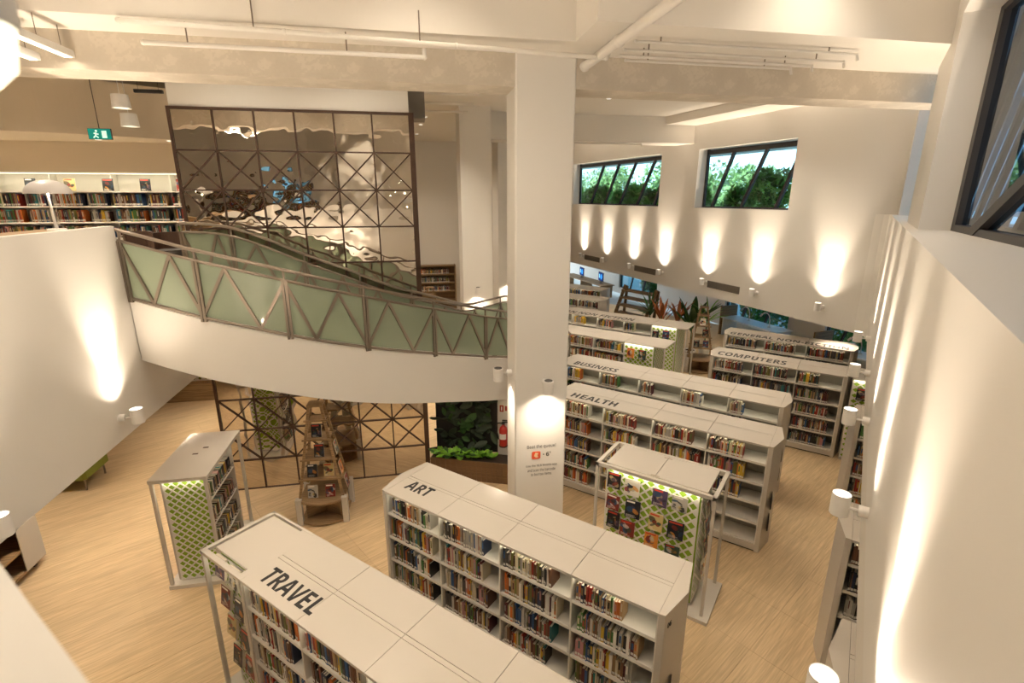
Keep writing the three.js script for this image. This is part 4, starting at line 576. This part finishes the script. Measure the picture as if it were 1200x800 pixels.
{
  const t = canvasTexture(128, 64, (c, W, H) => { c.fillStyle = '#0d7f74'; c.fillRect(0, 0, W, H); c.fillStyle = '#d6fff2'; c.beginPath(); c.arc(46, 14, 7, 0, 7); c.fill(); c.lineWidth = 8; c.strokeStyle = '#d6fff2'; c.beginPath(); c.moveTo(44, 24); c.lineTo(40, 42); c.lineTo(54, 56); c.moveTo(40, 42); c.lineTo(26, 56); c.moveTo(30, 28); c.lineTo(58, 34); c.stroke(); c.fillRect(76, 12, 28, 44); });
  const e = thing('exit_sign', 'teal glowing exit sign with a running figure hung below the bulkhead', 'exit sign', UW(-4.95, 6.58, 10.15), TURN); mesh('housing', bb(-0.17, 0.17, -0.08, 0.09, -0.03, 0), M.charcoal, e); mesh('face', new THREE.PlaneGeometry(0.33, 0.16).translate(0, 0.005, 0.002), mat({ map: t, emissive: lin(1, 1, 1), emissiveMap: t, emissiveIntensity: 0.5 }), e); mesh('hanger', rod(V(0, 0.09, -0.015), V(0, 1.37, -0.015), 0.006, 6), M.charcoal, e);
}
for (const [u, w, t, l] of [[-4.35, 10.55, 0.3, 'dark brown tub chair at the head of the stair'], [-5.1, 10.9, -0.4, 'dark brown tub chair by the upper bookshelves']]) { const c = thing('tub_chair', l, 'chair', UW(u, 4.2, w), TURN + t, 'tub chairs of the upper reading room'); mesh('seat', new THREE.CylinderGeometry(0.27, 0.25, 0.12, 24).translate(0, 0.4, 0), M.charcoal, c); const a = []; for (let i = 0; i <= 14; i++) { const q = Math.PI * (0.05 + 0.9 * i / 14); a.push([Math.cos(q) * 0.31, -Math.sin(q) * 0.31]); } for (let i = 14; i >= 0; i--) { const q = Math.PI * (0.05 + 0.9 * i / 14); a.push([Math.cos(q) * 0.26, -Math.sin(q) * 0.26]); } mesh('backrest', prism(a, 0.34, 0.76), M.brown, c); for (const [x, z] of [[-0.18, -0.18], [0.18, -0.18], [-0.18, 0.18], [0.18, 0.18]]) mesh('leg', rod(V(x, 0, z), V(x * 0.9, 0.36, z * 0.9), 0.016, 8), M.wood, c); }
// suspended linear lights of the upper room
for (const [u, len, w, y, lab] of [[-3.55, 1.15, 5.85, 7.05, 'slim suspended linear light above the upper parapet counter'], [-3.8, 0.95, 5.9, 6.98, 'shorter suspended linear light behind the first one']]) { const u0 = 0, u1 = len; const g = thing('linear_light', lab, 'ceiling light', UW(u, y, w), TURN + Math.PI / 2); mesh('housing', bb(0, u1 - u0, 0, 0.07, -0.05, 0.05), M.lampWhite, g); mesh('diffuser', bb(0.03, u1 - u0 - 0.03, -0.008, 0, -0.035, 0.035), M.ledGlow, g); for (const x of [0.65, u1 - u0 - 0.12]) mesh('suspension_wire', rod(V(x, 0.07, 0), V(x, 7.335 - y, 0), 0.004, 5), M.steel, g); const a = new THREE.RectAreaLight(SOFTWARM, 14, u1 - u0, 0.07); a.position.set((u1 - u0) / 2, -0.012, 0); a.rotation.x = -Math.PI / 2; g.add(a); }
// black picture rails on the bulkhead
for (const [u, w, y, l] of [[-4.9, 10.1, 7.42, 'dark ceiling track higher beside the white drum pendant'], [-4.3, 10.1, 7.22, 'dark ceiling track lower over the tan drum pendant']]) { const g = thing('ceiling_track', l, 'track', UW(u, y, w), TURN); mesh('rail', bb(0, 0.42, 0, 0.05, -0.03, 0.03), M.black, g); for (const x of [0.06, 0.36]) mesh('hanger', rod(V(x, 0.05, 0), V(x, 7.95 - y, 0), 0.004, 5), M.steel, g); }
// shaded pendant close to the viewpoint
{
  const p = V(-0.503, 0.25, -0.45).applyEuler(camera.rotation).add(camera.position);
  const g = thing('pendant_lamp', 'white cylinder pendant close over the balcony parapet', 'pendant lamp', p); mesh('shade', new THREE.LatheGeometry([[0.056, 0.03], [0.06, 0.035], [0.056, 0.22], [0.04, 0.25], [0.001, 0.255]].map((q) => new THREE.Vector2(...q)), 28), M.lampWhite, g); mesh('diffuser', new THREE.LatheGeometry([[0.001, -0.03], [0.03, -0.026], [0.05, -0.006], [0.056, 0.03]].map((q) => new THREE.Vector2(...q)), 28), M.ledGlow, g); mesh('cord', rod(V(0, 0.25, 0), V(0, 8.6 - p.y, 0), 0.006, 6), M.lampWhite, g);
  const l = new THREE.PointLight(SOFTWARM, 0.22, 0, 2); l.position.set(0, -0.035, 0); g.add(l);
}
// ================================================================== PIPES
function pipeRun(name, pts, r, label, hangers = []) { const g = thing(name, label, 'pipe'); for (let i = 0; i + 1 < pts.length; i++) mesh('pipe_length', rod(pts[i], pts[i + 1], r, 14), M.pipe, g); for (const p of pts.slice(1, -1)) mesh('elbow', new THREE.SphereGeometry(r * 1.25, 14, 10).translate(p.x, p.y, p.z), M.pipe, g); for (const p of hangers) mesh('hanger', rod(p, V(p.x, p.y + 0.3, p.z), 0.008, 6), M.steel, g); mesh('end_cap', [new THREE.SphereGeometry(r * 1.2, 12, 8).translate(pts[0].x, pts[0].y, pts[0].z)], M.pipe, g); return g; }
pipeRun('sprinkler_pipe', [UW(-2.75, 7.28, 6.4), UW(-1.2, 7.26, 6.4), UW(0.6, 7.22, 6.42), UW(2.38, 7.18, 6.44), UW(2.46, 7.30, 6.5)], 0.026, 'long white pipe along the wide beam past the column head', [UW(-1.5, 7.26, 6.4), UW(0.2, 7.24, 6.4)]);
pipeRun('sprinkler_pipe', [UW(-2.62, 7.13, 6.55), UW(0.25, 7.13, 6.6), UW(0.25, 7.22, 6.6)], 0.024, 'shorter white pipe below the long beam pipe', [UW(-2.2, 7.13, 6.55), UW(-0.6, 7.13, 6.58)]);
pipeRun('sprinkler_pipe', [UW(2.29, 7.2, 6.96), UW(2.32, 7.22, 5.9), UW(2.36, 7.25, 4.2)], 0.055, 'thick white pipe rising from the column head with red marks', []);
for (const [a, b, w, y, l] of [[2.6, 5.5, 6.1, 7.28, 'thin white pipe nearest the front edge of the deep beam'], [2.55, 5.5, 6.3, 7.24, 'thin white pipe second under the deep beam'], [2.6, 5.25, 6.55, 7.24, 'thin white pipe third under the deep beam'], [2.75, 5.1, 6.75, 7.24, 'thin white pipe last under the deep beam against the plaster']]) pipeRun('conduit', [UW(a, y, w), UW(b, y, w), UW(b + 0.02, y - 0.07, w)], 0.016, l, [UW(a + 0.3, y, w), UW(b - 0.4, y, w)]);
for (const [u, w] of [[0.6, 12], [0.6, 13.2], [0.6, 14.4]]) pipeRun('conduit', [UW(-0.2, 7.7, w), UW(1.6, 7.7, w)], 0.03, w < 12.5 ? 'first ceiling pipe in the rear bay beyond the mirror tower' : w < 14 ? 'second ceiling pipe in the rear bay beyond the mirror tower' : 'third ceiling pipe in the rear bay beyond the mirror tower', []);
pipeRun('conduit', [UW(4.2, 7.1, 15.4), UW(6.9, 7.1, 15.4), UW(6.95, 7.05, 15.4)], 0.022, 'thin pipe before the beam over the slanted-bar windows', []);
// ---- wall vents
for (const [x, l] of [[-12.2, 'grey air vent on the back wall close to the column'], [-8.23, 'grey air vent on the back wall above the step shelf'], [-4.22, 'grey air vent on the back wall above the lamp desk']]) {
  const g = thing('air_vent', l, 'vent', backAt(x, 2.86, 0.0), BW.turn); mesh('backing', bb(-0.64, 0.64, 0, 0.17, 0.001, 0.008), M.vent, g); mesh('frame', [bb(-0.66, 0.66, -0.02, 0, 0, 0.02), bb(-0.66, 0.66, 0.17, 0.19, 0, 0.02), bb(-0.66, -0.64, 0, 0.17, 0, 0.02), bb(0.64, 0.66, 0, 0.17, 0, 0.02)], M.duct, g); for (let i = 0; i < 6; i++) mesh('slat', bb(-0.64, 0.64, 0.012 + i * 0.028, 0.024 + i * 0.028, 0.008, 0.02), M.duct, g); }
// ================================================================== LOWER LEVEL, LEFT AND BACK
{
  const b = thing('low_shelf', 'low wooden open shelf below the parapet wall', 'shelf', UW(-6.5, 0, 7.2), TURN); mesh('side_panel', metric(bb(0, 0.5, 0.1, 0.95, -1.02, -0.98), 1), M.wood, b); mesh('end_face', bb(0.5, 0.515, 0.12, 0.93, -1.02, -0.6), M.shelf, b); mesh('side_panel', metric(bb(0, 0.5, 0.1, 0.95, 1.0, 1.04), 1), M.wood, b); for (const y of [0.1, 0.45, 0.91]) mesh('shelf_board', metric(bb(0, 0.5, y, y + 0.04, -1.0, 1.0), 1), M.wood, b); mesh('back_panel', metric(bb(-0.02, 0, 0.1, 0.95, -1, 1.0), 1), M.wood, b); for (const z of [-0.9, 0.9]) mesh('foot', bb(0.08, 0.42, 0, 0.1, z - 0.03, z + 0.03), M.charcoal, b);
  const s = thing('bench', 'olive upholstered bench on slim legs below the parapet', 'bench', UW(-7.6, 0, 10.6), TURN); mesh('seat_cushion', bev(0, 1.1, 0.26, 0.46, -0.55, 0.3, 0.05), M.olive, s); for (const [x, z] of [[0.08, 0.2], [1.02, 0.2], [0.08, -0.45], [1.02, -0.45]]) mesh('leg', rod(V(x, 0, z), V(x, 0.27, z), 0.018), M.steel, s);
  const c = thing('lattice_counter', 'wood plinth with yellow-green lattice beyond the mirror wall edge', 'counter', UW(-8.5, 0, 15.0), TURN); mesh('plinth', metric(bb(0, 4.0, 0, 0.5, -0.6, 0), 1), M.wood, c); const ls = mesh('lattice_sheet', latticeGeo(4.0, 2.0, 0.16, 0.045), M.lattice, c); ls.position.set(0, 0.5, -0.3); mesh('green_backing', bb(0, 4.0, 0.5, 2.5, -0.34, -0.31), M.olive, c);
  struct('wall_lower_side', ub(-14, -3.74, 0, SOF + 0.02, 16, 16.3), M.wall, 'lower wall beyond the lattice plinth');
}
// reading desks with gooseneck lamps under the back wall
{
  const desk = (x0, x1, z, label) => { const g = thing('reading_desk', label, 'desk', backAt(x0, 0, z), BW.turn), L = x1 - x0; mesh('desk_top', bev(0, L, 0.71, 0.75, -0.85, 0), M.deskWhite, g); for (const x of [0.05, L - 0.1]) mesh('leg', bb(x, x + 0.05, 0, 0.71, -0.8, -0.05), M.deskWhite, g); mesh('end_panel', metric(bb(-0.05, 0, 0, 1.2, -0.85, 0.02), 1), M.wood, g); };
  desk(-8.5, -5.7, -4.15, 'white reading desk under the low blue window'); desk(-4.0, -1.9, -4.0, 'white reading desk behind the GENERAL NON-FICTION bookcase');
  const goose = (x, z, label) => { const g = thing('gooseneck_lamp', label, 'desk lamp', backAt(x, 0.75, z), BW.turn); mesh('foot', new THREE.CylinderGeometry(0.06, 0.07, 0.025, 18).translate(0, 0.0125, 0), M.lampWhite, g); mesh('neck', new THREE.TubeGeometry(new THREE.CatmullRomCurve3([V(0, 0.02, 0), V(0, 0.3, 0), V(-0.1, 0.48, 0), V(-0.28, 0.5, 0), V(-0.4, 0.4, 0)]), 24, 0.017, 8), M.lampWhite, g); mesh('head', rod(V(-0.38, 0.42, 0), V(-0.46, 0.33, 0), 0.035, 12), M.lampWhite, g); };
  goose(-7.55, -4.7, 'white gooseneck lamp near the wooden end of the long desk'); goose(-6.45, -4.6, 'white gooseneck lamp at the middle of the long desk'); goose(-2.75, -4.5, 'white gooseneck lamp on the desk by the uplights');
}
// computer screens far by the column
{
  const sc = canvasTexture(128, 80, (c, W, H) => { c.fillStyle = '#0a2a66'; c.fillRect(0, 0, W, H); c.fillStyle = '#2f8fe0'; c.beginPath(); c.arc(80, 40, 26, 0, 7); c.fill(); c.fillStyle = '#7ec3f5'; c.fillRect(14, 18, 26, 40); });
  for (const [x, l] of [[-20.2, 'blue computer screen on the far desk by the column'], [-17.9, 'blue computer screen beside the low window']]) { const g = thing('monitor', l, 'monitor', backAt(x, 0.75, -3.9), BW.turn - 0.2); mesh('screen_frame', bb(-0.4, 0.4, 0.12, 0.62, -0.04, 0), M.black, g); mesh('screen', new THREE.PlaneGeometry(0.76, 0.46).translate(0, 0.37, 0.002), mat({ map: sc, emissive: lin(1, 1, 1), emissiveMap: sc, emissiveIntensity: 0.9 }), g); mesh('stand', [bb(-0.03, 0.03, 0, 0.14, -0.04, -0.01), bb(-0.12, 0.12, 0, 0.015, -0.12, 0.06)], M.black, g); }
  const g = thing('computer_desk', 'pale wooden computer desk under the far screens', 'desk', backAt(-22, 0, -3.4), BW.turn); mesh('desk_top', metric(bb(0, 5, 0.71, 0.75, -0.9, 0), 1), M.wood, g); for (const x of [0.1, 2.5, 4.8]) mesh('leg', bb(x, x + 0.06, 0, 0.71, -0.85, -0.05), M.wood, g);
}
// tropical plants by the back wall
{
  const leaf = globalThis.leafShape, LL = [leaf(1.15, 0.26, 0.28), leaf(0.8, 0.13, 0.16), leaf(0.8, 0.06, 0.3)];
  const plant = (name, label, pos, n, geo, m, h, spread) => { const t = thing(name, label, 'plant', pos, rr(0, 6)); mesh('pot', new THREE.LatheGeometry([[0.001, 0], [0.16, 0], [0.21, 0.36], [0.19, 0.36], [0.18, 0.32]].map((q) => new THREE.Vector2(...q)), 20), M.lampWhite, t); mesh('soil', new THREE.CircleGeometry(0.185, 18).rotateX(-Math.PI / 2).translate(0, 0.325, 0), M.soil, t); mesh('stem', rod(V(0, 0.3, 0), V(0, h, 0), 0.02, 8), M.leafMid, t); for (let k = 0; k < n; k++) { const q = mesh('leaf', geo, m, t); q.position.set(0, h - rr(0, 0.35), 0); q.rotation.set(rr(0.15, spread), k * 2.4 + rr(-0.3, 0.3), 0, 'YXZ'); } };
  plant('tropical_plant', 'broad-leaved green plant beside the display tower by the back windows', V(-4.55, 0, -18.0), 10, LL[0], M.leafMid, 1.35, 0.7);
  plant('tropical_plant', 'rust-leaved plant behind the NON FICTION lattice end', V(-5.55, 0, -17.7), 10, LL[1], M.leafRust, 1.5, 0.6);
  plant('tropical_plant', 'second rust-leaved plant close to the broad green plant', V(-5.05, 0, -18.0), 10, LL[1], M.leafRust, 1.45, 0.6);
  plant('tropical_plant', 'spiky dark green plant at the wall side of the rust plants', V(-6.15, 0, -18.2), 26, LL[2], M.leafMid, 1.6, 1.3);
  plant('tropical_plant', 'spiky yellow-green plant behind the display tower', V(-4.2, 0, -18.6), 22, LL[2], M.leafBright, 1.6, 1.2);
}
// far hall bookshelves behind the stair
{
  const g = thing('wall_bookcase', 'distant niche bookcase on the far wall behind the stair', 'bookcase', UW(-1.5, 0, 24.3), TURN), L = 3.4; mesh('back_panel', bb(0, L, 0, 2.5, -0.2, -0.18), M.wood, g); for (const y of [0.1, 0.5, 0.9, 1.3, 1.7, 2.1, 2.5]) mesh('shelf_board', bb(0, L, y - 0.03, y, -0.2, 0.25), M.wood, g); mesh('side_panel', bb(-0.05, 0, 0, 2.52, -0.2, 0.25), M.wood, g); mesh('side_panel', bb(L, L + 0.05, 0, 2.52, -0.2, 0.25), M.wood, g);
  const frame = new THREE.Matrix4().makeRotationY(TURN).setPosition(UW(-1.5, 0, 24.3)); for (const y of [1.3, 1.7, 2.1]) fillRow({ frame, x0: 0.1, x1: L - 0.1, y, z: 0.18, gap: 0.35, kind: 'dark', fill: 0.95 });
}
// shelves on the balcony side that the mirrors show
{
  const g = thing('wall_bookcase', 'brown bookcase along the rear balcony wall', 'bookcase', UW(-1.0, 4.2, -6.4), TURN + Math.PI), L = 8; mesh('back_panel', bb(0, L, 0, 1.25, -0.35, -0.33), M.darkWood, g); for (const y of [0.05, 0.45, 0.85, 1.25]) mesh('shelf_board', bb(0, L, y - 0.03, y, -0.35, 0), M.wood, g); for (let i = 0; i <= 8; i++) mesh('divider', bb(i - 0.015, i + 0.015, 0, 1.25, -0.35, 0), M.wood, g);
  const frame = new THREE.Matrix4().makeRotationY(TURN + Math.PI).setPosition(UW(-1.0, 4.2, -6.4)); for (const y of [0.05, 0.45, 0.85, 1.25]) fillRow({ frame, x0: 0.05, x1: L - 0.05, y, z: -0.05, gap: 0.35, kind: 'dark', fill: 1 });
  for (const [u, w] of [[-6, -3], [-2.5, -3.5], [-8, 2], [-5.5, 4.6], [-8, 5.5]]) downlight(UW(u, 8.59, w), 'recessed ceiling downlight over the balcony shelves', 'ceiling downlights over the balcony', CEILING_SPOT * 1.7, 60);
}
// ================================================================== OUTSIDE GREENERY
struct('ground_outside', bb(-60, 40, -0.5, -0.32, -70, 40), M.concrete, 'paved ground outside the building', 'ground');
function crown(n, rx, ry, rz, leaf, seed) { const r = mulberry(seed), pos = [], idx = [], nor = []; for (let i = 0; i < n; i++) { const a = r() * 6.283, b = Math.acos(2 * r() - 1), q = 0.55 + 0.45 * Math.cbrt(r()), lump = 0.8 + 0.25 * Math.sin(3 * a + seed) * Math.sin(2 * b); const c = V(rx * q * lump * Math.sin(b) * Math.cos(a), ry * q * lump * Math.cos(b), rz * q * lump * Math.sin(b) * Math.sin(a)); const d = V(r() - 0.5, r() - 0.3, r() - 0.5).normalize(), e = V(r() - 0.5, r() - 0.5, r() - 0.5).cross(d).normalize(); const s = leaf * (0.6 + r() * 0.8), k = pos.length / 3; for (const [x, y] of [[-0.5, 0], [0.5, 0], [0, 1]]) { const p = c.clone().addScaledVector(d, y * s).addScaledVector(e, x * s * 0.7); pos.push(p.x, p.y, p.z); nor.push(...c.clone().normalize().toArray()); } idx.push(k, k + 1, k + 2); } const g = new THREE.BufferGeometry(); g.setAttribute('position', new THREE.Float32BufferAttribute(pos, 3)); g.setAttribute('normal', new THREE.Float32BufferAttribute(nor, 3)); g.setIndex(idx); return g; }
let treeSeed = 50;
function bush(p, rx, ry, rz, m, label, trunk) { const t = thing(trunk ? 'tree' : 'bush', label, trunk ? 'tree' : 'bush', p, 0, trunk ? 'trees outside the back windows' : 'bushes outside the back windows'); mesh('foliage', crown(trunk ? 3600 : 2200, rx, ry, rz, trunk ? 0.24 : 0.14, treeSeed++).translate(0, (trunk ?? 0) + ry, 0), m, t); mesh(trunk ? 'trunk' : 'stem', rod(V(0, 0, 0), V(0, (trunk ?? 0) + ry, 0), trunk ? 0.14 : 0.05, 8), M.bark, t); }
for (const [x, z, r] of [[-18.6, -2.4, 0.8], [-17.0, -2.7, 0.65], [-15.6, -2.2, 0.75], [-14.2, -2.6, 0.6], [-12.9, -2.6, 0.75], [-11.0, -2.2, 0.6], [-9.6, -2.8, 0.8], [-8.2, -2.0, 0.65], [-6.6, -2.6, 0.6], [-5.1, -2.3, 0.95]]) bush(backAt(x, 4.9, z), r, r * 0.85, r * 0.8, M.foliage, 'rounded green bush on the roof terrace outside the back windows');
for (const [x, z, r, h] of [[-40, -11, 2.6, 3.0], [-35, -10, 2.5, 3.4], [-30.5, -11, 2.4, 3.1], [-26, -9.5, 2.3, 3.4], [-21.5, -11, 2.5, 3.2], [-17, -10, 2.3, 3.2], [-12.8, -9, 2.0, 3.4]]) bush(backAt(x, 0, z), r, r * 1.1, r, M.foliagePale, 'pale green tree beyond the terrace outside the back windows', h - 0.5);
for (const [x, z, r] of [[-17.5, -7.4, 1.0], [-15, -7.3, 1.1], [-9.4, -7.2, 1.0], [-7.6, -7.4, 1.1], [-5.8, -7.3, 1.0], [-4.2, -7.2, 1.1], [-2.8, -7.4, 1.0]]) bush(backAt(x, -0.3, z), r, r, r * 0.7, M.foliage, 'dense green bush at ground level outside the low windows');
// ---- the books that are too many to single out
{
  const g = new THREE.BufferGeometry(); g.setAttribute('position', new THREE.Float32BufferAttribute(stuffPos, 3)); g.setAttribute('normal', new THREE.Float32BufferAttribute(stuffNor, 3)); g.setAttribute('color', new THREE.Float32BufferAttribute(stuffCol, 3));
  const m = solo('shelved_books', g, M.book, 'rows of mixed books on the remaining library shelves', 'books'); m.userData.kind = 'stuff';
}
console.log('books', individualBooks, stuffBooks);
scene.traverse((o) => { if (o.isMesh) { o.castShadow = true; o.receiveShadow = true; } if (o.isSpotLight || o.isPointLight) o.castShadow = true; });
renderer.render(scene, camera);
